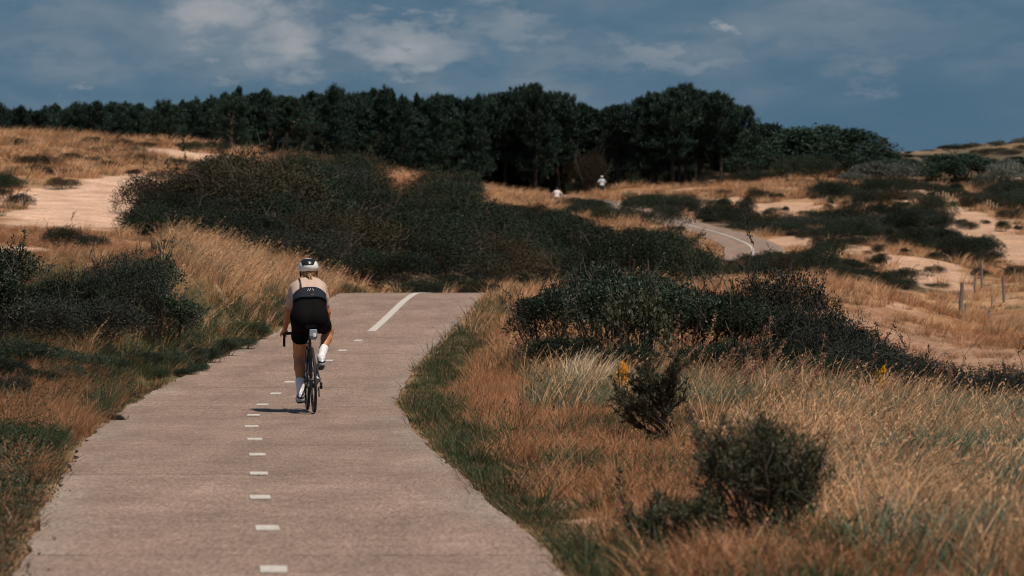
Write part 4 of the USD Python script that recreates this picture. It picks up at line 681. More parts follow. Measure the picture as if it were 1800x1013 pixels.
# green weed on the near right verge
t = thing('green_weed', on(1093, 22.6), 0, 'single upright green weed on the right verge in the foreground', 'weed'); rng = np.random.default_rng(71)
p = branch((0, 0, -.01), (-.1, 0, 1), .25, 0, rng, .06, 6, .1); obj('stem', tube(p, np.linspace(.006, .003, 7), 6), M['weed'], t)
n = 44; tt = rng.uniform(.1, 1, n); c = np.stack([np.interp(tt * 6, range(7), p[:, i]) for i in range(3)], 1); a = rng.uniform(0, 6.28, n); obj('leaves', leaves(c, np.stack([np.cos(a), np.sin(a), rng.uniform(-.4, .9, n)], 1), np.stack([np.zeros(n), np.zeros(n), np.ones(n)], 1) + rng.normal(0, .4, (n, 3)), rng.uniform(.035, .06, n), rng.uniform(.014, .022, n)), M['weed'], t)
for px, d, lab in [(940, 40.5, 'small green thistle by the left foot of the thicket'), (1020, 44.5, 'small weed among the pale grass before the thicket')]:
    t = thing('green_weed', on(px, d), 0, lab, 'weed'); c = rng.normal(0, 1, (40, 3)) * [.05, .05, .08] + [0, 0, .12]; obj('leaves', leaves(c, rng.normal(0, 1, (40, 3)) + [0, 0, .8], rng.normal(0, 1, (40, 3)), rng.uniform(.05, .09, 40), rng.uniform(.012, .02, 40)), M['weed'], t); obj('stem', tube([(0, 0, -.02), (.01, 0, .2)], [.006, .004], 5), M['weed'], t)
# fallen dead branches at the bottom right
for k, (px, d, L, a) in enumerate([(1225, 19.2, .34, 2.4), (1270, 18.6, .3, .5), (1165, 19.4, .28, 2.9)]):
    rng = np.random.default_rng(80 + k); o = on(px, d); p = branch((0, 0, .02), (math.cos(a), math.sin(a) * .3, .55), L, 0, rng, .16, 7, .0)
    v, f = (lambda m: (m.vertices + o, m.faces))(cat_mesh([tube(p, np.linspace(.007, .003, 8), 5)] + [tube(branch(p[j], rng.normal(0, 1, 3) + [0, 0, .6], L * .3, 0, rng, .2, 3, .1), np.linspace(.003, .0015, 4), 4) for j in (2, 4, 5, 6)]))
    obj('dead_branch', (v, f), M['twig'], label=['grey dead branch leaning in the grass between the two foreground bushes', 'grey dead twig at the foot of the dense foreground bush', 'grey dead branch left of the low foreground bush'][k], cat='branch')

# ------------------------------------------------------------------ grass
rng = np.random.default_rng(12)
def scatter(bins):
    xs, ys, bs = [], [], []
    for k, (d0, d1, dens) in enumerate(bins):
        wide = .135 * (d0 + d1) / 2 * 2 + 5.0; n = int(wide * (d1 - d0) * dens); y = np.sqrt(rng.uniform(d0 ** 2, d1 ** 2, n)); x = rng.uniform(-1, 1, n) * (.135 * y + 2.5)
        xs.append(x); ys.append(y); bs.append(np.full(n, k))
    return np.concatenate(xs), np.concatenate(ys), np.concatenate(bs)
x, y, b = scatter([(15, 24, 150), (24, 34, 120), (34, 46, 90), (46, 62, 60), (62, 92, 26)])
z = ground(x, y); e, side = path_off(x, y); sa, ho = sand(x, y), hollow(x, y); px, py = project(x, y, z)
u = rng.uniform(0, 1, len(x)); n1_, n2_, n3_ = nz(x, y, 1.6, 61), nz(x, y, .55, 62), nz(x, y, 4.0, 63)
off = e > .035 + .05 * rng.uniform(0, 1, len(x)) ** 2
live = off & (u > sa * .97) & (u > ho * .80)
right = side > 0
verge = .48 + .30 * np.clip((y - 20) / 25, 0, 1) + n1_ * 1.2 + n2_ * .9
kind = np.full(len(x), -1)                                     # 0 short green, 1 short dry, 2 middling dry, 3 tall straw, 4 marram, 5 weed, 6 tall green, 7 dark dead litter grass
v2 = rng.uniform(0, 1, len(x)); n4_, n5_ = nz(x, y, 2.6, 64), nz(x, y, .9, 65)
R_ = live & right
vg = R_ & (e < verge); kind[vg] = np.where(v2[vg] < .72, 0, np.where(v2[vg] < .80, 6, np.where(v2[vg] < .92, 7, 1)))
mid = R_ & (e >= verge); kind[mid] = np.where(v2[mid] < .55 + n5_[mid] * 1.5, 2, 1)
kind[mid & (n1_ + n2_ * .6 > .10) & (v2 < .6)] = 6
kind[mid & (n4_ - n2_ * .4 > .13) & (v2 < .65)] = 7
tallm = np.clip((px - 1235 - 330 * n3_ - 120 * n5_ - 230 * np.clip((24 - y) / 6, 0, 1)) / 190, 0, 1) * (y < 47) * (py > 600)
tall = mid & (v2 < tallm); w3 = rng.uniform(0, 1, len(x)); m4 = .36 + n1_ * 2.2; kind[tall] = np.where(w3[tall] < m4[tall], 4, np.where(w3[tall] < .84, 3, 2))
strip_ = mid & (y > 38) & (y < 50) & (px > 925) & (w3 < .75); kind[strip_] = np.where(v2[strip_] < .40, 3, np.where(v2[strip_] < .74, 4, 6))
field = mid & (y > 50); kind[field] = np.where(v2[field] < .40 + n4_[field] * 1.4, 2, np.where(v2[field] < .78, 1, np.where(v2[field] < .86 + n1_[field], 3, 7)))
L_ = live & ~right & ((e > .12) | (u < .35))
kind[L_] = np.where(v2[L_] < .46 + n1_[L_] * 1.5, 6, np.where(v2[L_] < .68 + n2_[L_] * .9, 2, np.where(v2[L_] < .88, 5, 7)))
brown = L_ & (n4_ + n5_ * .6 > .10); kind[brown & (v2 < .7)] = np.where(v2[brown & (v2 < .7)] < .42, 2, 7)
edge_ = L_ & (e < .24 + n2_ * .5); kind[edge_] = np.where(v2[edge_] < .45, 0, np.where(v2[edge_] < .75, 7, 1))
drypatch = L_ & (y > 33) & (y < 44) & (px < 150) & (n1_ > -.12); kind[drypatch & (v2 < .8)] = 2
corner = L_ & (y < 25) & (v2 < .8); kind[corner] = np.where(v2[corner] < .34, 7, np.where(v2[corner] < .55, 5, np.where(v2[corner] < .68, 0, 2)))
gb = L_ & (px > 150) & (px < 560) & (py > 505) & (py < 668) & (e > .12); kind[gb] = np.where(v2[gb] < .52 + n2_[gb], 6, np.where(v2[gb] < .74, 5, np.where(v2[gb] < .9, 2, 3)))
ridge = L_ & (y > 53) & (py < 532 + 30 * n5_) & (px < 590) & (px > 270 + 60 * n1_); kind[ridge] = np.where(v2[ridge] < .58, 3, np.where(v2[ridge] < .70, 4, np.where(v2[ridge] < .82 + n1_[ridge], 7, 2)))
hill = L_ & (y > 56) & (px <= 290); kind[hill] = np.where(v2[hill] < .38, 2, np.where(v2[hill] < .44 + n1_[hill], 3, np.where(v2[hill] < .85, 1, 7)))
thin = rng.uniform(0, 1, len(x)); tus = np.clip(.5 + n5_ * 2.6, .05, 1.0)
kind[(kind == 3) & (thin > .55 * tus) & right] = -1; kind[(kind == 4) & (thin > .6 * tus + .05)] = -1; kind[(kind == 2) & (thin > .35 + tus * .6)] = -1; kind[(kind == 5) & (thin < .35)] = -1; kind[(kind == 6) & (thin < .3)] = -1; kind[(kind == 3) & ~right & (thin > .75 * tus + .05)] = -1
for bx_, by_, br_, bl_ in [(*on(1345, 19.4)[:2], .26, .9), (*on(1195, 18.6)[:2], .20, .6), (*on(1155, 32)[:2], .35, 1.1)]: kind[(np.abs(x - bx_) < br_) & (y < by_ + .1) & (y > by_ - bl_) & np.isin(kind, (3, 4, 2, 6)) & (v2 < .8)] = 1
protos = {0: ('short_green_grass', 'green', [tuft(700 + i, 26, .09, .03, .095, .0060, .2, .9, windk=.2) for i in range(4)], 'short green grass along the edges of the path', 'grass'),
          1: ('short_dry_grass', 'dry', [tuft(710 + i, 24, .10, .04, .11, .0055, .3, 1.0, windk=.3) for i in range(4)], 'short orange dry grass on the open ground', 'grass'),
          2: ('dry_grass', 'dry', [tuft(720 + i, 28, .10, .08, .24, .0064, .25, .9, windk=.45, heads=4, head_len=.045, head_w=.005) for i in range(5)], 'orange brown dry grass beside the path', 'grass'),
          3: ('tall_dry_grass', 'straw', [tuft(730 + i, 26, .10, .18, .47, .0068, .30, .80, windk=.55, heads=8, head_len=.085, head_w=.008) for i in range(5)], 'tall blond dune grass leaning to the right', 'grass'),
          4: ('marram_grass', 'marram', [tuft(740 + i, 30, .09, .18, .42, .0066, .35, .85, windk=.5) for i in range(4)], 'grey green marram grass mixed in the tall dry grass', 'grass'),
          7: ('withered_grass', 'litter', [tuft(770 + i, 26, .11, .03, .14, .0060, .4, 1.1, windk=.2) for i in range(4)], 'dark brown withered grass and litter', 'grass'),
          6: ('green_bank_grass', 'green', [tuft(760 + i, 32, .10, .10, .30, .0058, .3, .9, windk=.4, heads=3, head_len=.05) for i in range(5)], 'green grass on the bank left of the path', 'grass')}
wd = []
for i in range(3):
    r_ = np.random.default_rng(750 + i); n = 220; c = r_.normal(0, 1, (n, 3)) * [.08, .08, .05]; c[:, 2] = np.abs(c[:, 2]) * 1.6 + .01; wd.append(leaves(c, unit(r_.normal(0, 1, (n, 3)) + [0, 0, .5]), r_.normal(0, 1, (n, 3)) + [0, 0, 1.2], r_.uniform(.012, .034, n), r_.uniform(.005, .012, n)))
protos[5] = ('verge_weeds', 'weed', wd, 'low dark leafy weeds along the left bank', 'weeds')
grow = np.array([1, 1, 1.0, 1.05, 1.25])
for k, (name, mt, ms, lab, ct) in protos.items():
    i = np.nonzero(kind == k)[0]
    s = grow[b[i]] * rng.uniform(.65, 1.25, len(i)) * np.where((px[i] < 290) & (y[i] > 56), .58, 1.0) * (1 + n3_[i] * .5 + n5_[i] * .7)
    instancer(name, ms, np.stack([x[i], y[i], z[i]], 1), rng.uniform(-1, 1, len(i)) * (.75 if k in (3, 4) else 2.2), s, rng.integers(0, len(ms), len(i)), lab, ct, [M[mt]] * len(ms))
# farther off: bigger clumps
x, y, b = scatter([(62, 92, 7), (92, 130, 7), (130, 190, 4.5), (190, 270, 2.6), (270, 350, 2.0)])
z = ground(x, y); e, side = path_off(x, y); sa, ho = sand(x, y), hollow(x, y); px, py = project(x, y, z); u = rng.uniform(0, 1, len(x)); n1_ = nz(x, y, 6, 71); v2 = rng.uniform(0, 1, len(x))
ok = (e > .25) & ~((y > 262) & (y < 307) & (np.abs(px - 978) < 13)) & ~((px < 300) & (y < 98) & (u < .8)) & (u > sa * .96) & (u > ho * .8) & ~(scrubby(x, y, z) & (u < .8)) & (n1_ + .35 > u * .7)
left = px < 620
n9_, n8_ = nz(x, y, 2.2, 72), nz(x, y, .9, 73); ok &= (n9_ + n8_ * .7 + .28 > u * .6)
kd = np.where(left, np.where(v2 < .30 + n9_ * 1.6, 1, np.where(v2 < .90, 0, 2)), np.where(v2 < .25, 1, np.where(v2 < .88, 0, 2)))
for k, (name, mt, ms, lab) in enumerate([('dune_grass', 'dry', [tuft(800 + i, 46, .30, .10, .30, .014, .3, .9, windk=.4) for i in range(4)], 'dry brown grass over the distant dune slopes'), ('blond_dune_grass', 'straw', [tuft(810 + i, 50, .24, .20, .52, .014, .3, .85, windk=.5) for i in range(4)], 'tall blond grass on the distant dune crests'), ('dune_weeds', 'marram', [tuft(820 + i, 40, .3, .08, .28, .016, .3, .9, windk=.3) for i in range(3)], 'grey green grass patches on the distant dunes')]):
    i = np.nonzero(ok & (kd == k))[0]; s = np.array([.8, .9, 1.1, 1.4, 1.6])[b[i]] * rng.uniform(.7, 1.3, len(i))
    instancer(name, ms, np.stack([x[i], y[i], z[i]], 1), rng.uniform(-.8, .8, len(i)), s, rng.integers(0, len(ms), len(i)), lab, 'grass', [M[mt]] * len(ms))
# pale clump in front of the thicket
for px_, d_, lab in [(1008, 43.8, 'pale bleached clump of marram at the left of the yellow flowers'), (1040, 43.2, 'pale bleached clump of marram nearest the yellow flowers')]:
    pt = obj('marram_clump', tuft(int(px_), 110, .16, .30, .62, .0085, .25, .6, windk=.6), M['pale'], label=lab, cat='grass clump'); UsdGeom.Xformable(pt).AddTranslateOp().Set(Gf.Vec3d(*map(float, on(px_, d_))))
pt = obj('marram_clump', tuft(77, 70, .14, .3, .62, .010, .35, .8, windk=.7), M['straw'], label='blond tussock behind the crest right of the white line', cat='grass clump'); UsdGeom.Xformable(pt).AddTranslateOp().Set(Gf.Vec3d(*map(float, on(785, 92))))

# ------------------------------------------------------------------ people: bodies from smooth-blended round cones, meshed by surface nets
class Field:
    def __init__(s, lo, hi, h):
        s.lo, s.h = np.asarray(lo, float), h; s.n = np.ceil((np.asarray(hi) - s.lo) / h).astype(int) + 1; s.F = np.full(s.n, 1.0)
    def sub(s, lo, hi, pad):
        a = np.clip(np.floor((np.asarray(lo) - pad - s.lo) / s.h).astype(int), 0, s.n - 1); b = np.clip(np.ceil((np.asarray(hi) + pad - s.lo) / s.h).astype(int) + 1, 1, s.n)
        sl = tuple(slice(i, j) for i, j in zip(a, b)); ax = [s.lo[k] + s.h * np.arange(a[k], b[k]) for k in range(3)]
        return sl, np.stack(np.meshgrid(*ax, indexing='ij'), -1)
    def put(s, sl, d, k):
        f = s.F[sl]
        if k > 0: h = np.maximum(k - np.abs(f - d), 0) / k; s.F[sl] = np.minimum(f, d) - h * h * k * .25
        else: s.F[sl] = np.minimum(f, d)
    def cone(s, a, b, ra, rb, k=.02, grow=0.0):
        a, b = np.asarray(a, float), np.asarray(b, float); ra, rb = ra + grow, rb + grow; R = max(ra, rb)
        sl, p = s.sub(np.minimum(a, b) - R, np.maximum(a, b) + R, k + .03)
        ab = b - a; t = np.clip(((p - a) @ ab) / max(ab @ ab, 1e-9), 0, 1); s.put(sl, np.linalg.norm(p - a - t[..., None] * ab, axis=-1) - (ra + (rb - ra) * t), k)
    def ball(s, c, r, k=.015, grow=0.0):
        c, r = np.asarray(c, float), np.broadcast_to(np.asarray(r, float), 3) + grow
        sl, p = s.sub(c - r, c + r, k + .03); q = (p - c) / r; m = np.linalg.norm(q, axis=-1); s.put(sl, (m - 1) * r.min() * np.where(m > 1, 1.0, 1.0), k)
    def clip(s, fn):
        _, p = s.sub(s.lo, s.lo + s.h * (s.n - 1), 0); s.F = np.maximum(s.F, fn(p))
    def mesh(s, smooth=3):
        F = s.F; ins = F < 0; n = s.n - 1
        c = [F[i:n[0] + i, j:n[1] + j, k:n[2] + k] for i in (0, 1) for j in (0, 1) for k in (0, 1)]
        cnt = sum((x < 0).astype(int) for x in c); act = (cnt > 0) & (cnt < 8); idx = -np.ones(act.shape, int); idx[act] = np.arange(act.sum()); g = np.argwhere(act)
        V = np.stack([x[act] for x in c], 1); off = np.array([(i, j, k) for i in (0, 1) for j in (0, 1) for k in (0, 1)], float); acc = np.zeros((len(g), 3)); m = np.zeros(len(g))
        for a in range(8):
            for b in range(a + 1, 8):
                if abs(off[a] - off[b]).sum() == 1:
                    cr = (V[:, a] < 0) != (V[:, b] < 0); t = np.where(cr, V[:, a] / np.where(cr, V[:, a] - V[:, b], 1), 0); acc += np.where(cr[:, None], off[a] + (off[b] - off[a]) * t[:, None], 0); m += cr
        P = s.lo + s.h * (g + acc / m[:, None]); Q = []
        for ax in range(3):
            u, v = (ax + 1) % 3, (ax + 2) % 3; sh = [slice(1, None)] * 3; sh[ax] = slice(None); lo_ = [slice(None)] * 3
            A = np.take(ins, range(0, s.n[ax] - 1), ax); B = np.take(ins, range(1, s.n[ax]), ax); e = np.argwhere(A != B); e = e[(e[:, u] > 0) & (e[:, v] > 0) & (e[:, u] < n[u]) & (e[:, v] < n[v])]
            if not len(e): continue
            flip = ins[tuple(e.T)]; cells = []
            for du, dv in ((-1, -1), (0, -1), (0, 0), (-1, 0)):
                q = e.copy(); q[:, u] += du; q[:, v] += dv; cells.append(idx[tuple(q.T)])
            q = np.stack(cells, 1); q[~flip] = q[~flip][:, ::-1]; Q.append(q)
        Q = np.vstack(Q); f = np.vstack([Q[:, [0, 1, 2]], Q[:, [0, 2, 3]]]); tm = trimesh.Trimesh(P, f, process=False)
        if smooth: trimesh.smoothing.filter_taubin(tm, lamb=.5, nu=.53, iterations=smooth)
        return tm
def ik(a, b, l1, l2, pole):
    a, b = np.asarray(a, float), np.asarray(b, float); d = b - a; L = min(np.linalg.norm(d), (l1 + l2) * .999); u = d / np.linalg.norm(d); x = (l1 ** 2 - l2 ** 2 + L * L) / (2 * L); h = math.sqrt(max(l1 ** 2 - x * x, 0))
    p = np.asarray(pole, float); p = p - u * (p @ u); return a + u * x + p / np.linalg.norm(p) * h
def limb(F, pts, rad, k=.02, grow=0.0):
    for i in range(len(pts) - 1): F.cone(pts[i], pts[i + 1], rad[i], rad[i + 1], k, grow)
def torso(F, st, lo=0, hi=99, grow=0.0, n=26, k=.03):
    """st: stations (centre y, z, half width of the axis, radius, x shift)."""
    st = np.asarray(st, float); t = np.linspace(0, len(st) - 1, n); c = PchipInterpolator(range(len(st)), st, axis=0)(t)
    for y, z, w, r, x in c:
        if lo <= z <= hi: F.cone((x - w, y, z), (x + w, y, z), r, r, k, grow)
def head(F, c, fwd, up, s=1.0):
    c = np.asarray(c, float); f = unit(np.asarray(fwd, float)); r = unit(np.cross(f, up)); u = np.cross(r, f)
    def q(a, b, d): return c + s * (r * a + f * b + u * d)
    F.cone(q(0, -.02, .035), q(0, .015, .03), .088 * s, .083 * s, .03); F.cone(q(0, .045, -.02), q(0, .06, -.085), .060 * s, .036 * s, .03)   # skull, jaw
    F.cone(q(0, .086, .012), q(0, .108, -.028), .010 * s, .015 * s, .012); F.ball(q(0, .103, -.030), .014 * s, .01)       # nose
    for e in (-1, 1):
        F.ball(q(e * .082, -.005, -.012), np.array([.012, .022, .030]) * s, .008); F.ball(q(e * .032, .079, .010), .013 * s, .006); F.cone(q(e * .045, .078, .030), q(e * .015, .088, .030), .008 * s, .008 * s, .012); F.ball(q(e * .045, .055, -.025), .022 * s, .02)
    F.cone(q(-.020, .088, -.062), q(.020, .088, -.062), .008 * s, .008 * s, .008)                                            # lips
    return q
def hand(F, wrist, d, palm_n, side, curl=.5, s=1.0, spread=.12):
    """A palm, four unequal bent fingers, a thumb off its side. d along the fingers, palm_n out of the palm, side = thumb's side."""
    w = np.asarray(wrist, float); d = unit(np.asarray(d, float)); pn = np.asarray(palm_n, float); pn = unit(pn - d * (pn @ d)); th = unit(np.cross(d, pn)) * side
    F.cone(w, w + d * .035 * s, .024 * s, .026 * s, .012)
    for k in range(4):
        o = (1.5 - k) * .0195; F.cone(w + d * .02 * s + th * o * .7 * s, w + d * .078 * s + th * o * s, .0125 * s, .0115 * s, .012)
    for k, L in enumerate((.072, .080, .074, .058)):
        o = (1.5 - k) * .0195; p = w + d * .080 * s + th * o * s; dd = d + th * (1.5 - k) * spread * .3; L *= s
        for j, (fr, r) in enumerate(((.45, .0092), (.32, .0085), (.23, .0075))):
            a = curl * (j + .6); v = unit(unit(dd) * math.cos(a) + pn * math.sin(a)); e = p + v * L * fr; F.cone(p, e, r * s, (r - .0007) * s, .003); p = e
    p = w + d * .025 * s + th * .026 * s; v = unit(th * .75 + d * .6 + pn * .25); e = p + v * .042 * s; F.cone(p, e, .0125 * s, .010 * s, .008); v = unit(d * .75 + pn * .55 + th * .1); F.cone(e, e + v * .032 * s, .0098 * s, .008 * s, .004)

def skin_mat(name, c):
    n = {'tc': ('texture_coordinate', {}), 'n': ('noise_texture', dict(scale=14.0, detail=4.0)), 'r': ('rgb_ramp', dict(ramp=[(.3, tuple(np.array(c) * .88)), (.7, tuple(np.array(c) * 1.1))])), 'p': ('principled_bsdf', dict(roughness=.48, specular_ior_level=.45, subsurface_weight=.12, subsurface_scale=.01, subsurface_radius=(1.0, .35, .2)))}
    return usdkit.material(stage, f'/World/Looks/{name}', n, [('tc.object', 'n.vector'), ('n.fac', 'r.fac'), ('r.color', 'p.base_color')], surface='p.BSDF')
M['skin'] = skin_mat('tanned_skin_look', (.46, .19, .085)); M['skin2'] = skin_mat('skin_look', (.45, .24, .15))
def cloth(name, c, rough=.75, sheen=.15, scale=18): return plain(name, c, rough, 0, .09, scale, .25, .25, sheen)
M['jersey'] = cloth('beige_jersey_look', (.50, .365, .30)); M['black_cloth'] = plain('black_lycra_look', (.004, .004, .0045), .85, 0, .1, 18, .25, .08); M['white_sock'] = cloth('white_sock_look', (.72, .72, .75)); M['navy'] = cloth('navy_bag_look', (.007, .011, .021), .75, .0)
M['white_shell'] = plain('white_helmet_look', (.74, .76, .77), .25, 0, .03, 6); M['black_gloss'] = plain('black_gloss_look', (.012, .012, .013), .3, 0, .1, 10); M['black_matte'] = plain('black_rubber_look', (.016, .016, .017), .75, 0, .15, 40); M['frame_paint'] = plain('dark_frame_look', (.016, .020, .022), .28, 0, .1, 8)
M['steel'] = plain('steel_look', (.45, .46, .48), .32, 1.0, .1, 20); M['chrome_dark'] = plain('dark_metal_look', (.10, .10, .105), .35, 1.0, .1, 20); M['carbon'] = plain('carbon_rim_look', (.014, .014, .015), .35, 0, .15, 60); M['shoe'] = plain('silver_shoe_look', (.46, .48, .50), .38, .25, .08, 20); M['bottle'] = plain('pale_bottle_look', (.50, .54, .58), .4, 0, .05, 10)
M['pouch_grey'] = plain('grey_pouch_look', (.22, .26, .30), .6, 0, .1, 20); M['orange'] = plain('orange_tab_look', (.75, .10, .03), .6); M['print'] = plain('white_print_look', (.75, .76, .78), .6); M['hair'] = plain('fair_hair_look', (.26, .14, .06), .5, 0, .45, 60, .6); M['dark_hair'] = plain('dark_hair_look', (.02, .015, .012), .5, 0, .3, 60, .5)
M['blue_shirt'] = usdkit.material(stage, '/World/Looks/blue_stripe_shirt_look', {'tc': ('texture_coordinate', {}), 'w': ('noise_texture', dict(scale=9.0, detail=3.0)), 'r': ('rgb_ramp', dict(ramp=[(.40, (.22, .30, .44)), (.52, (.62, .66, .72)), (.7, (.74, .75, .76))])), 'p': ('principled_bsdf', dict(roughness=.8))}, [('tc.object', 'w.vector'), ('w.fac', 'r.fac'), ('r.color', 'p.base_color')], surface='p.BSDF')
M['white_shirt'] = cloth('white_shirt_look', (.74, .68, .69)); M['dark_shorts'] = cloth('dark_shorts_look', (.03, .035, .05)); M['cap'] = cloth('pale_cap_look', (.78, .72, .64))

# ------------------------------------------------------------------ the bicycle (x right, y forward, z up, origin under the rear axle)
zf = lambda z: .95 + (z - .95) * .915 if z > .95 else z
BX, BY = (552.5 - 900) / FPX * 39.0, 39.0
YAW, LEAN = 7.0, -2.1
rear = np.array([BX, BY]); fr_ = rear + .985 * np.array([-math.sin(math.radians(YAW)), math.cos(math.radians(YAW))])
gz = float(PZ(BY)) + .004
bike = thing('bicycle', (BX, BY, gz), YAW, 'dark road bicycle with drop handlebar and disc brakes ridden along the path', 'bicycle', lean=LEAN)
AX, FX, BB, RAD = np.array([0, 0, .336]), np.array([0, .985, .336]), np.array([0, .41, .268]), .336
SEAT = np.array([0, .235, .868]); HT0, HT1 = np.array([0, .885, .520 + .0]), np.array([0, .835, .690]); STEM = np.array([0, .815, .785]); BAR = np.array([0, .885, .805])
HT0 = np.array([0, .898, .545]); HT1 = np.array([0, .850, .700])
def wheel(c, rearw):
    w = thing('wheel', c, 0, base=str(bike.GetPath()))
    def torus(R, r, n=72, m=10, sx=1.0):
        a, b = np.meshgrid(np.linspace(0, 2 * np.pi, n, endpoint=False), np.linspace(0, 2 * np.pi, m, endpoint=False), indexing='ij'); rr = R + r * np.cos(b)
        v = np.stack([r * sx * np.sin(b), rr * np.cos(a), rr * np.sin(a)], -1).reshape(-1, 3); i, j = np.meshgrid(np.arange(n), np.arange(m), indexing='ij'); q = np.stack([i * m + j, ((i + 1) % n) * m + j, ((i + 1) % n) * m + (j + 1) % m, i * m + (j + 1) % m], -1).reshape(-1, 4); return v, q
    obj('tyre', torus(RAD - .0145, .0145), M['black_matte'], w, True)
    prof = np.array([[RAD - .026, -.010], [RAD - .03, -.013], [RAD - .055, -.0115], [RAD - .068, -.004], [RAD - .068, .004], [RAD - .055, .0115], [RAD - .03, .013], [RAD - .026, .010]])
    n = 72; a = np.linspace(0, 2 * np.pi, n, endpoint=False); v = np.stack([np.repeat(prof[None, :, 1], n, 0), prof[None, :, 0] * np.cos(a)[:, None], prof[None, :, 0] * np.sin(a)[:, None]], -1).reshape(-1, 3); m = len(prof); i, j = np.meshgrid(np.arange(n), np.arange(m), indexing='ij'); obj('rim', (v, np.stack([i * m + j, ((i + 1) % n) * m + j, ((i + 1) % n) * m + (j + 1) % m, i * m + (j + 1) % m], -1).reshape(-1, 4)), M['carbon'], w, 40)
    wd = .030 if not rearw else .034; obj('hub', cat_mesh([disc(.015, wd * 2, (0, 0, 0)), disc(.024, .004, (-wd, 0, 0)), disc(.024, .004, (wd, 0, 0)), disc(.009, .12, (0, 0, 0))]), M['chrome_dark'], w)
    for k in range(24):
        s = -1 if k % 2 else 1; a = k * 2 * np.pi / 24; a2 = a + .35 * (1 if (k // 2) % 2 else -1); obj('spoke', tube([(s * wd, .022 * math.cos(a2), .022 * math.sin(a2)), (s * .003, (RAD - .067) * math.cos(a), (RAD - .067) * math.sin(a))], .0012, 4, False), M['chrome_dark'], w)
    obj('brake_disc', disc(.07, .002, (-.045, 0, 0), n=40), M['steel'], w); return w
wheel(AX, True); wheel(FX, False)
FT = lambda pts, r, n=10, s=12: tube(bezier(pts, n), np.interp(np.linspace(0, 1, n), np.linspace(0, 1, np.size(r)), np.ravel(r)), s)
obj('frame', cat_mesh([FT([HT0 + [0, -.01, .02], BB + [0, .02, .02]], np.linspace(.026, .029, 10)), FT([HT1 + [0, -.01, -.02], SEAT + [0, .060, -.165]], np.linspace(.019, .016, 10)), FT([BB, BB + (SEAT - BB) * .76], .0165), FT([HT0, HT1], .022),
                       *[FT([BB + [s * .035, -.02, -.01], BB + [s * .045, -.12, .015], AX + [s * .066, .01, 0]], np.linspace(.013, .009, 10)) for s in (-1, 1)], *[FT([BB + (SEAT - BB) * .62 + [s * .014, 0, 0], (AX + BB + (SEAT - BB) * .62) / 2 + [s * .045, 0, 0], AX + [s * .066, 0, .01]], np.linspace(.009, .008, 10)) for s in (-1, 1)], disc(.025, .086, BB), bx((.020, .03, .05), AX + [.066, 0, 0]), bx((.020, .03, .05), AX + [-.066, 0, 0])]), M['frame_paint'], bike, 40)
obj('fork', cat_mesh([FT([HT0 + [0, .004, -.02], HT0 + [s * .038, .012, -.055], FX + [s * .054, -.012, .03], FX + [s * .054, 0, 0]], np.linspace(.017, .010, 14), 14) for s in (-1, 1)] + [disc(.024, .03, HT0 + [0, .003, -.012], 'z')]), M['frame_paint'], bike, 40)
obj('seat_post', FT([BB + (SEAT - BB) * .70, SEAT + [0, -.004, -.012]], .0135), M['carbon'], bike, 40)
sp = np.array([(-.145, .062, .012), (-.12, .070, .010), (-.06, .058, .006), (0, .034, .0), (.06, .021, -.002), (.12, .017, -.006), (.135, .010, -.012)])
sv = []; sf = []
for y_, w_, z_s in sp:
    for a in np.linspace(0, 2 * np.pi, 14, endpoint=False): sv.append((math.copysign(abs(math.cos(a)) ** .7, math.cos(a)) * w_, .205 + y_, .885 + z_s + (.016 if math.sin(a) > 0 else .028) * math.sin(a) - .012))
for i in range(len(sp) - 1):
    for j in range(14): sf.append((i * 14 + j, i * 14 + (j + 1) % 14, (i + 1) * 14 + (j + 1) % 14, (i + 1) * 14 + j))
sv = np.array(sv); sf = np.array(sf); tri = np.vstack([sf[:, [0, 2, 1]], sf[:, [0, 3, 2]], [(0, j, j + 1) for j in range(1, 13)], [(len(sv) - 14, len(sv) - 14 + j + 1, len(sv) - 14 + j) for j in range(1, 13)]])
sad = obj('saddle', (sv, tri), M['black_cloth'], bike, 50); obj('rail', cat_mesh([tube(bezier([(s * .022, .10, .858), (s * .022, .16, .848), (s * .022, .25, .848), (s * .012, .31, .862)], 10), .0035, 6) for s in (-1, 1)]), M['steel'], sad); obj('badge', disc(.010, .003, (.028, .062, .882), 'y', 14), M['print'], sad)
obj('stem', cat_mesh([FT([HT1, STEM], .016), FT([STEM + [0, -.012, -.008], BAR], .0155)]), M['black_gloss'], bike, 40)
hb = obj('handlebar', cat_mesh([FT([BAR + [-.195, 0, 0], BAR, BAR + [.195, 0, 0]], .0155, 12)] + [FT([BAR + [s * .19, 0, 0], BAR + [s * .203, .03, .001], BAR + [s * .210, .075, -.008], BAR + [s * .215, .095, -.050], BAR + [s * .220, .070, -.098], BAR + [s * .224, .015, -.122], BAR + [s * .228, -.055, -.124]], .0135, 26) for s in (-1, 1)]), M['black_matte'], bike, 40)
for s in (-1, 1):
    h_ = obj('brake_hood', cat_mesh([FT([BAR + [s * .208, .060, -.004], BAR + [s * .210, .10, .006], BAR + [s * .211, .145, .018], BAR + [s * .210, .165, .050]], [.017, .018, .0175, .013], 10)]), M['black_matte'], bike, True)
    obj('brake_lever', FT([BAR + [s * .212, .155, .012], BAR + [s * .216, .165, -.035], BAR + [s * .222, .140, -.095], BAR + [s * .226, .120, -.120]], np.linspace(.008, .006, 12), 12, 8), M['black_gloss'], h_, True)
obj('chainring', cat_mesh([disc(.088, .003, BB + [.047, 0, 0], n=44), disc(.068, .003, BB + [.040, 0, 0], n=36)]), M['chrome_dark'], bike)
CA = math.radians(80)                                       # right crank forward and up from level
cd = np.array([0, math.cos(CA), math.sin(CA)])
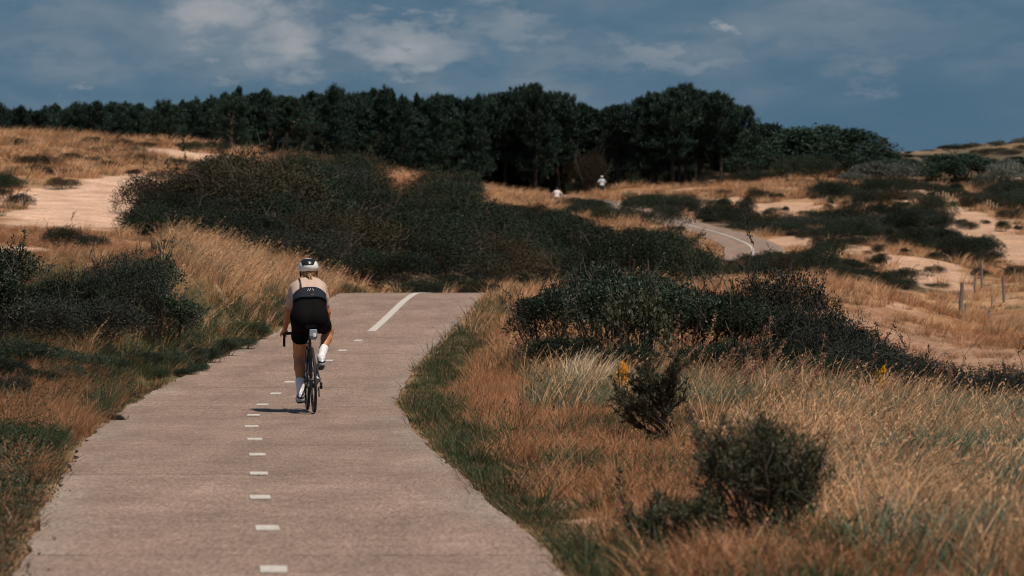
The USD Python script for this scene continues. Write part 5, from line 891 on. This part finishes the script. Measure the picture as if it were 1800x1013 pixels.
for s in (1, -1):
    c = obj('crank_arm', FT([BB + [s * .055, 0, 0], BB + [s * .068, 0, 0] + cd * s * .168], np.linspace(.015, .011, 10)), M['black_gloss'], bike, 40)
    obj('pedal', cat_mesh([bx((.055, .06, .016), BB + [s * .115, 0, 0] + cd * s * .17, .005), disc(.006, .07, BB + [s * .095, 0, 0] + cd * s * .17)]), M['chrome_dark'], bike)
obj('cassette', cat_mesh([disc(r, .0025, AX + [.030 + .0042 * k, 0, 0], n=30) for k, r in enumerate(np.linspace(.062, .026, 8))]), M['steel'], bike)
ch = np.array([BB + [.045, 0, .088], AX + [.045, .0, .046]]); cl = np.array([BB + [.045, 0, -.088], AX + [.045, .06, -.105]])
obj('chain', cat_mesh([tube(ch, .0045, 4), tube(cl, .0045, 4)]), M['chrome_dark'], bike)
rd = obj('rear_derailleur', cat_mesh([bx((.022, .05, .04), AX + [.082, .012, -.045], .006), bx((.030, .045, .035), AX + [.080, .02, -.078], .008), rot(bx((.004, .030, .105), AX + [.052, .045, -.125], .002), (1, 0, 0), -28, AX + [.052, .045, -.125]), rot(bx((.004, .030, .105), AX + [.062, .045, -.125], .002), (1, 0, 0), -28, AX + [.062, .045, -.125])]), M['black_gloss'], bike, 40)
for dy, dz in ((.022, -.092), (.064, -.155)): obj('jockey_wheel', disc(.019, .006, AX + [.057, dy, dz], n=18), M['black_matte'], rd)
obj('brake_calliper', bx((.022, .055, .035), AX + [-.05, .055, .048], .006), M['black_gloss'], bike); obj('brake_calliper', bx((.022, .035, .055), FX + [-.05, -.045, .06], .006), M['black_gloss'], bike)
btl = thing('water_bottle', (BX, BY, gz), YAW, 'pale bicycle bottle held on the down tube', 'bottle', lean=LEAN); dt0, dt1 = BB + [0, .02, .02], HT0 + [0, -.01, .02]; du_ = unit(dt1 - dt0); nn = np.array([0, -du_[2], du_[1]]); b0 = dt0 + du_ * .11 + nn * .064
obj('flask', tube(np.array([b0, b0 + du_ * .01, b0 + du_ * .12, b0 + du_ * .155, b0 + du_ * .165]), [.030, .036, .036, .030, .026], 20), M['bottle'], btl, 40); obj('cap', tube(np.array([b0 + du_ * .165, b0 + du_ * .185, b0 + du_ * .19, b0 + du_ * .205]), [.028, .026, .012, .010], 16), M['black_gloss'], btl, 40)
for s in (-1, 1): obj('bottle_cage', FT([dt0 + du_ * .12 + nn * .026, b0 + du_ * .02 + [s * .038, 0, 0], b0 + du_ * .09 + [s * .039, 0, 0], b0 + du_ * .12 + nn * .037], .003, 14, 6), M['black_gloss'], bike)
bag = thing('saddle_bag', (BX, BY, gz), YAW, 'small pale grey pouch with a white panel strapped under the saddle', 'bag', lean=LEAN)
pts_ = [(sx * .034 * wq + .024, y0, z0) for y0, z0, wq in ((.07, .840, .8), (.07, .785, .9), (.085, .755, .6), (.19, .835, .6), (.17, .775, .6)) for sx in (-1, 1)]
import manifold3d as m3
obj('pouch', trimesh.Trimesh(*meshkit.arrays(m3.Manifold.batch_hull([m3.Manifold.sphere(.012, 12).translate(tuple(map(float, p_))) for p_ in pts_]))[:2], process=False), M['pouch_grey'], bag, 40)
obj('panel', bx((.028, .006, .036), (.036, .057, .790), .003), M['print'], bag); obj('strap', FT([(.014, .12, .80), (.0, .16, .80), (.02, .20, .80)], .006, 8, 6), M['black_matte'], bag)

# ------------------------------------------------------------------ the cyclist
hips = {s: np.array([s * .082, .245, .955]) for s in (-1, 1)}
ped = {s: BB + [s * .118, 0, 0] + cd * s * .17 for s in (1, -1)}
ank = {-1: ped[-1] + [.004, -.105, .098], 1: ped[1] + [-.003, -.108, .118]}
knee = {s: ik(hips[s], ank[s], .435, .415, (s * .03 if s < 0 else .34, 1, .15)) for s in (-1, 1)}
sho = {s: np.array([s * .132 + .026, .610, zf(1.300)]) for s in (-1, 1)}
wri = {s: BAR + [s * .212, .035, .035] for s in (-1, 1)}
elb = {s: ik(sho[s], wri[s], .285, .262, (s * .35, -.35, -.35)) for s in (-1, 1)}
STN = [(.175, .935, .070, .092, 0), (.215, .985, .075, .102, 0), (.285, 1.065, .060, .102, 0), (.365, 1.130, .050, .097, 0), (.450, 1.200, .066, .104, 0), (.535, 1.262, .076, .094, 0), (.595, 1.305, .082, .070, 0), (.635, 1.335, .060, .060, 0)]
LX = lambda z: .006 + .042 * np.clip((z - .97) / .48, 0, 1.2)
STN = [(y_, zf(z_), w_ * .93, r_ * .965, LX(zf(z_)) - .006) for y_, z_, w_, r_, x_ in STN]
NECK0, NECK1, HEADC = np.array([.036, .640, zf(1.345)]), np.array([.042, .690, zf(1.410)]), np.array([.046, .725, zf(1.475)])
FWD, UPV = np.array([.10, 1, -.10]), np.array([0, .12, 1])
def thigh(F, s, k=.02, grow=0, cut=1.0):
    a, b = hips[s], hips[s] + (knee[s] - hips[s]) * cut; F.cone(a + [s * .008, -.012, .01], a + (knee[s] - a) * min(.45, cut), .090, .077, .04, grow)
    if cut > .45: F.cone(a + (knee[s] - a) * .45, b, .080, .080 + (.056 - .080) * (cut - .45) / .55, k, grow)
def shank(F, s):
    a, b = knee[s], ank[s]; d = b - a; back = np.array([0, -1, 0.0]) - unit(d) * (-unit(d)[1]); calf = a + d * .32 + unit(back) * .014
    F.cone(a, calf, .053, .055, .025); F.cone(calf, a + d * .68, .055, .037, .02); F.cone(a + d * .68, b, .037, .032, .02)
def arm(F, s, upto=9, grow=0.0):
    a, e, w = sho[s], elb[s], wri[s]; limb(F, [a, a + (e - a) * .5, e] if upto > 1 else [a, a + (e - a) * .4, a + (e - a) * .68], [.052, .043, .036] if upto > 1 else [.052, .044, .041], .025, grow)
    if upto > 1: limb(F, [e, e + (w - e) * .35, w], [.039, .037, .024], .02)
F = Field((-.36, -.02, .02), (.36, 1.10, 1.62), .0055)
torso(F, STN)
for s in (-1, 1):
    F.ball(np.array([s * .066, .158, .960]), (.082, .088, .098), .05); thigh(F, s); shank(F, s); arm(F, s)
    hl, to = ank[s] + [0, -.045, -.06], ped[s] + [s * .004, .075, .022]; F.cone(ank[s], hl, .033, .028, .02); F.cone(hl, ped[s] + [0, 0, .03], .028, .032, .02); F.cone(ped[s] + [0, 0, .03], to, .032, .020, .02)
    hand(F, wri[s] + [0, .012, -.004], (0, 1, -.12), (-s * .55, 0, -1), 1 if s < 0 else -1, .62, .92)
limb(F, [NECK0, NECK1, HEADC + [0, -.02, -.03]], [.058, .050, .050], .03)
hq = head(F, HEADC, FWD, UPV, .96)
cyc = thing('person', (BX, BY, gz), YAW, 'cyclist seen from behind in beige jersey, black bib shorts and white helmet', 'person', lean=LEAN)
obj('body', F.mesh(2), M['skin'], cyc, True)
J = Field((-.36, .0, .95), (.36, .85, 1.50), .006); torso(J, STN, zf(1.08), 9, .008)
for s in (-1, 1): arm(J, s, 1, .009)
limb(J, [NECK0 + [0, -.01, -.01], NECK1 + [0, -.012, -.018]], [.064, .056], .03); obj('jersey', J.mesh(2), M['jersey'], cyc, True)
S = Field((-.34, -.02, .42), (.34, .95, 1.26), .006); torso(S, STN, 0, zf(1.165), .010)
for s in (-1, 1): S.ball(np.array([s * .066, .158, .960]), (.082, .088, .098), .05, .008); thigh(S, s, .02, .010, .47 if s < 0 else .60)
obj('bib_shorts', S.mesh(2), M['black_cloth'], cyc, True)
for s in (-1, 1):
    K = Field(ank[s] - .16, ank[s] + .22, .005); d = ank[s] - knee[s]; limb(K, [ank[s] - d * .40, ank[s] - d * .2, ank[s], ank[s] + [0, -.03, -.04]], [.049, .039, .037, .034], .02); a0, dn = ank[s] - d * .38, unit(d); K.clip(lambda p: -((p - a0) @ dn)); obj('sock', K.mesh(2), M['white_sock'], cyc, True)
    hl, to = ank[s] + [0, -.048, -.062], ped[s] + [s * .004, .085, .024]; H = Field(np.minimum(hl, to) - .09, np.maximum(hl, to) + .12, .004)
    H.cone(hl + [0, .005, .005], ped[s] + [0, -.01, .034], .036, .038, .02); H.cone(ped[s] + [0, -.01, .034], to, .040, .024, .02); H.cone(ank[s] + [0, -.018, -.025], hl, .038, .035, .02); H.cone(ank[s] + [0, .01, -.03], ped[s] + [0, -.01, .04], .036, .036, .02)
    sole_n = unit(np.cross(to - hl, [1, 0, 0])); sole_n = sole_n * np.sign(sole_n[2]); a1 = hl - sole_n * .024; H.clip(lambda p: -((p - a1) @ sole_n)); sh = obj('shoe', H.mesh(2), M['shoe'], cyc, True)
    ctr = (hl + to) / 2 - sole_n * .029; ln = np.linalg.norm(to - hl); m_ = bx((.070, ln + .05, .014), (0, 0, 0), .006); tap = m_.vertices; tap[:, 0] *= 1 - .35 * np.abs(tap[:, 1] / (ln * .6)) ** 2; ang = math.degrees(math.atan2((to - hl)[2], (to - hl)[1])); obj('sole', rot(m_, (1, 0, 0), ang).apply_translation(ctr), M['black_matte'], sh, 40)
    st_ = Field(ank[s] - .12, ank[s] + .1, .004); q_ = ank[s] + (ped[s] - ank[s]) * .30; st_.cone(ank[s] + [0, -.016, -.02], hl + [0, 0, .01], .0405, .0385, .02); st_.cone(ank[s] + [0, .012, -.026], ped[s] + [0, -.01, .042], .0405, .039, .02); st_.clip(lambda p: np.abs((p - ank[s] - [0, 0, -.022]) @ unit(np.array([0, -.35, 1.0]))) - .011); obj('shoe_strap', st_.mesh(1), M['black_matte'], sh, True)
# hair and helmet
hr = Field(HEADC - .2, HEADC + .2, .005); hr.cone(hq(0, -.025, .035), hq(0, .0, .045), .0935, .088, .02); hr.cone(hq(0, -.060, -.030), hq(0, -.045, -.06), .050, .038, .03); fq, uq = unit(FWD), None; hr.clip(lambda p: ((p - hq(0, .05, 0)) @ fq) - .0); hair = obj('hair', hr.mesh(2), M['hair'], cyc, True)
rng = np.random.default_rng(3); tail = bezier([hq(0, -.085, -.025), hq(.004, -.135, -.045), hq(.010, -.150, -.095), hq(.018, -.135, -.150), hq(.028, -.120, -.178)], 16)
strands = [tube(tail + rng.normal(0, .010, 3) * np.linspace(.4, 1.5, 16)[:, None] + rng.normal(0, .002, (16, 3)), np.linspace(.012, .004, 16) * rng.uniform(.7, 1.2), 6) for _ in range(12)]
obj('ponytail', cat_mesh(strands), M['hair'], hair, True)
hl_ = thing('helmet', (BX, BY, gz), YAW, 'white aero cycling helmet with black rear vents worn by the cyclist', 'helmet', lean=LEAN)
hf = unit(FWD); hu = unit(UPV - hf * (UPV @ hf)); hrr = np.cross(hf, hu); HC = hq(0, -.012, .052)
def hloc(p): return np.stack([(p - HC) @ hrr, (p - HC) @ hf, (p - HC) @ hu], -1)
def shell(a, b, c, cutz, name, mat, extra=None, h=.004, parent=None):
    G = Field(HC - .2, HC + .2, h); _, p = G.sub(G.lo, G.lo + h * (G.n - 1), 0); L = hloc(p); q = np.stack([L[..., 0] / a, L[..., 1] / b, L[..., 2] / np.where(L[..., 2] > 0, c, c * .8)], -1); d = (np.linalg.norm(q, axis=-1) - 1) * min(a, b, c); d = np.maximum(d, cutz(L)); 
    if extra: d = np.maximum(d, extra(L))
    G.F = d; return obj(name, G.mesh(2), mat, parent or hl_, True)
shell(.104, .140, .098, lambda L: -(L[..., 2] + .046 - .040 * np.clip(L[..., 1] / .14, -.2, 1) - .010 * np.clip(-L[..., 1] / .13, 0, 1) * (np.abs(L[..., 0]) < .05)), 'shell', M['white_shell'])
shell(.098, .132, .092, lambda L: np.abs(L[..., 2] + .052) - .016, 'padding', M['black_matte'], lambda L: L[..., 1] - .02)
shell(.1065, .1425, .1005, lambda L: np.maximum(L[..., 2] - .086, -(L[..., 2] - .008)), 'rear_vent', M['black_gloss'], lambda L: np.maximum(L[..., 1] + .015, np.abs(L[..., 0]) - (.056 + .40 * (L[..., 2] - .008))))
obj('logo_dot', disc(.0055, .004, (0, 0, 0), 'y', 14).apply_translation(HC + hrr * .012 + hf * (-.127) + hu * .046), M['print'], hl_); obj('dial', disc(.009, .008, (0, 0, 0), 'y', 14).apply_translation(HC - hf * .118 - hu * .068), M['steel'], hl_)
for s in (-1, 1): obj('chin_strap', FT([HC + hrr * s * .092 + hf * (-.02) - hu * .04, hq(s * .088, .0, -.05), hq(s * .045, .045, -.115), hq(0, .05, -.128)], .004, 14, 5), M['black_matte'], hl_); obj('chin_strap', FT([HC + hrr * s * .080 - hf * .085 - hu * .05, hq(s * .086, -.03, -.045), hq(s * .082, .01, -.065)], .004, 10, 5), M['black_matte'], hl_)
# sling bag across the back
BC0 = np.array([0, .335, zf(1.185)])
sl_ = thing('sling_bag', (BX, BY, gz), YAW, 'navy hip bag slung across the back of the cyclist with white mark and orange tab', 'bag', lean=LEAN)
G = Field((-.26, .1, .98), (.26, .75, 1.40), .005); torso(G, STN, 1.0, zf(1.36), .040); bn = unit(np.array([0, -.66, .75])); bu = unit(np.array([0, .75, .66])); bc = np.array([0, .40, 1.26])
def bagcut(p): 
    u_ = (p - BC0) @ bu; x_b = p[..., 0] - .018; return np.maximum(np.maximum(u_ - (.085 - 1.9 * x_b ** 2), -(u_ + .085 - .5 * x_b ** 2)), np.maximum(-((p - BC0 - [0, .125, .01]) @ bn), np.abs(x_b) - .172))
G.clip(bagcut); bm = G.mesh(3); obj('pouch', bm, M['navy'], sl_, True)
def onbag(xb, ub):
    v = bm.vertices; uu = (v - BC0) @ bu; k = np.argsort((v[:, 0] - xb - .018) ** 2 + (uu - ub) ** 2 - .02 * ((v - BC0) @ bn))[:6]; return v[k].mean(0)
def mark(name, pts, r, mat): obj(name, tube(np.array([onbag(*p_) + bn * .003 for p_ in pts]), r * .5, 6), mat, sl_)
mark('logo_stroke', [(-.022, .010), (-.006, .046)], .0042, M['print']); mark('logo_stroke', [(-.002, .010), (.014, .046)], .0042, M['print']); mark('logo_stroke', [(.030, .046), (.044, .010)], .0042, M['print'])
mark('orange_tab', [(.010, -.052), (.022, -.050), (.034, -.048)], .006, M['orange']); mark('zip', [(-.13, .030), (-.06, .028), (.06, .028), (.13, .022)], .0025, M['black_matte'])
mark('pocket', [(-.10, -.02), (-.075, -.012), (-.05, -.02)], .010, M['black_matte'])
obj('strap', cat_mesh([rot(bx((.026, .010, .006), (0, 0, 0), .002), (1, 0, 0), 0)]) if False else tube(bezier([onbag(-.085, .055) + bn * .002, np.array([-.062, .50, zf(1.372)]), np.array([-.064, .565, zf(1.405)]), np.array([-.066, .625, zf(1.400)]), np.array([-.06, .69, zf(1.33)]), np.array([-.02, .66, zf(1.20)]), np.array([.12, .56, zf(1.10)])], 30), .010, 6), M['black_matte'], sl_, True)

# ------------------------------------------------------------------ the two people by the wood
def walker(name, loc, rz, label, shirt, shorts, hairm, cap, lean=0.0, stride=.12, armf=.1, sit=0.0):
    t = thing(name, loc, rz, label, 'person'); F = Field((-.42, -.45, -.06), (.42, .85, 1.86 - sit), .011); Y = lambda z: lean * max(z - .9, 0)
    st = [(Y(z), z - sit, w, r_, 0) for z, w, r_ in ((.90, .06, .105), (.98, .065, .11), (1.12, .05, .10), (1.28, .08, .105), (1.40, .11, .075))]; torso(F, st)
    G = Field((-.42, -.45, .8 - sit), (.42, .55, 1.6 - sit), .011); torso(G, st, .93 - sit, 9, .02); Sx = Field((-.42, -.45, .4 - sit if not sit else -.08), (.42, .65, 1.1 - sit), .011); torso(Sx, st, -9, .99 - sit, .014)
    for s in (-1, 1):
        h, a = (np.array([s * .09, 0, .90]), np.array([s * .10, s * stride, .075])) if not sit else (np.array([s * .09, .03, .90 - sit]), np.array([s * .13, .60 + .04 * s, .075]))
        k = ik(h, a, .43, .41, (0, 1, 0) if not sit else (0, 0, 1)); limb(F, [h, h + (k - h) * .5, k], [.088, .075, .054]); limb(F, [k, k + (a - k) * .35, a], [.053, .052, .034]); limb(F, [a + [0, -.03, -.04], a + [0, .15, -.045]], [.035, .030]); limb(Sx, [h, h + (k - h) * .62], [.10, .082], .03, .012)
        sh_ = np.array([s * .19, Y(1.40), 1.40 - sit]); w = np.array([s * (.27 + .06 * (armf > .2)), Y(1.4) + s * armf * .4 + armf, .96 + .15 * (armf > .2)]) if not sit else k + [s * .05, -.10, .06]
        e = ik(sh_, w, .29, .25, (s * .3, -1, 0) if not sit else (s, -.2, -.5)); limb(F, [sh_, e, w], [.052, .042, .027]); limb(G, [sh_, sh_ + (e - sh_) * .8], [.062, .056], .03); hand(F, w, (s * .05, .25, -1) if not sit else (-s * .4, 1, -.3), (-s, 0, 0) if not sit else (0, -.3, -1), 1 if s > 0 else -1, .3, 1.0)
    c = np.array([0, Y(1.6) + .02, 1.60 - sit]); limb(F, [(0, Y(1.42), 1.42 - sit), c - [0, 0, .05]], [.058, .055]); q = head(F, c, (0, 1, -.05), (0, 0, 1)); obj('body', F.mesh(1), M['skin2'], t, True); obj('shirt', G.mesh(1), M[shirt], t, True); obj('shorts', Sx.mesh(1), M[shorts], t, True)
    hr = Field(c - .2, c + .22, .01); hr.cone(q(0, -.03, .03), q(0, .0, .045), .096, .088, .02); hr.clip(lambda p: (p[..., 1] - c[1] - .05)); obj('hair', hr.mesh(1), M[hairm], t, True)
    if cap:
        cp = Field(c - .24, c + .24, .01); cp.ball(q(0, -.005, .065), (.112, .122, .085), .01); cp.clip(lambda p: -(p[..., 2] - c[2] - .045)); cp.cone(q(-.04, .12, .052), q(.04, .12, .052), .012, .012, .02); obj('cap', cp.mesh(1), M['cap'], t, True)
    return t
pa, pb = on(1058, 330), on(978.5, 306)
walker('person', pa - [0, 0, .01], 6, 'distant person in a pale cap and blue patterned shirt standing before the wood', 'blue_shirt', 'dark_shorts', 'dark_hair', True, 0, .10, .22)
walker('person', pb, -12, 'distant dark-haired person in a white shirt sitting on the bank beside the path', 'white_shirt', 'dark_shorts', 'dark_hair', False, .22, .14, .1, .79)

# alike neighbours are told apart by their order from the left
_by = {}
for p_, lab_, k_ in REG:
    if lab_: _by.setdefault(lab_, []).append((k_, str(p_.GetPath()), p_))
_ORD = 'leftmost second third fourth fifth sixth seventh eighth ninth tenth eleventh twelfth thirteenth fourteenth fifteenth sixteenth seventeenth eighteenth nineteenth twentieth'.split()
for lab_, it_ in _by.items():
    if 1 < len(it_) <= 20:
        for n_, (_, _, p_) in enumerate(sorted(it_, key=lambda q: q[:2])): p_.SetCustomDataByKey('label', f'{_ORD[n_]} {lab_}')

LONG = [(str(p_.GetPath()), p_.GetCustomDataByKey('label')) for p_ in stage.GetPseudoRoot().GetChildren()[0].GetChildren() if p_.GetCustomDataByKey('label') and len(p_.GetCustomDataByKey('label').replace('-', ' ').split()) > 16]
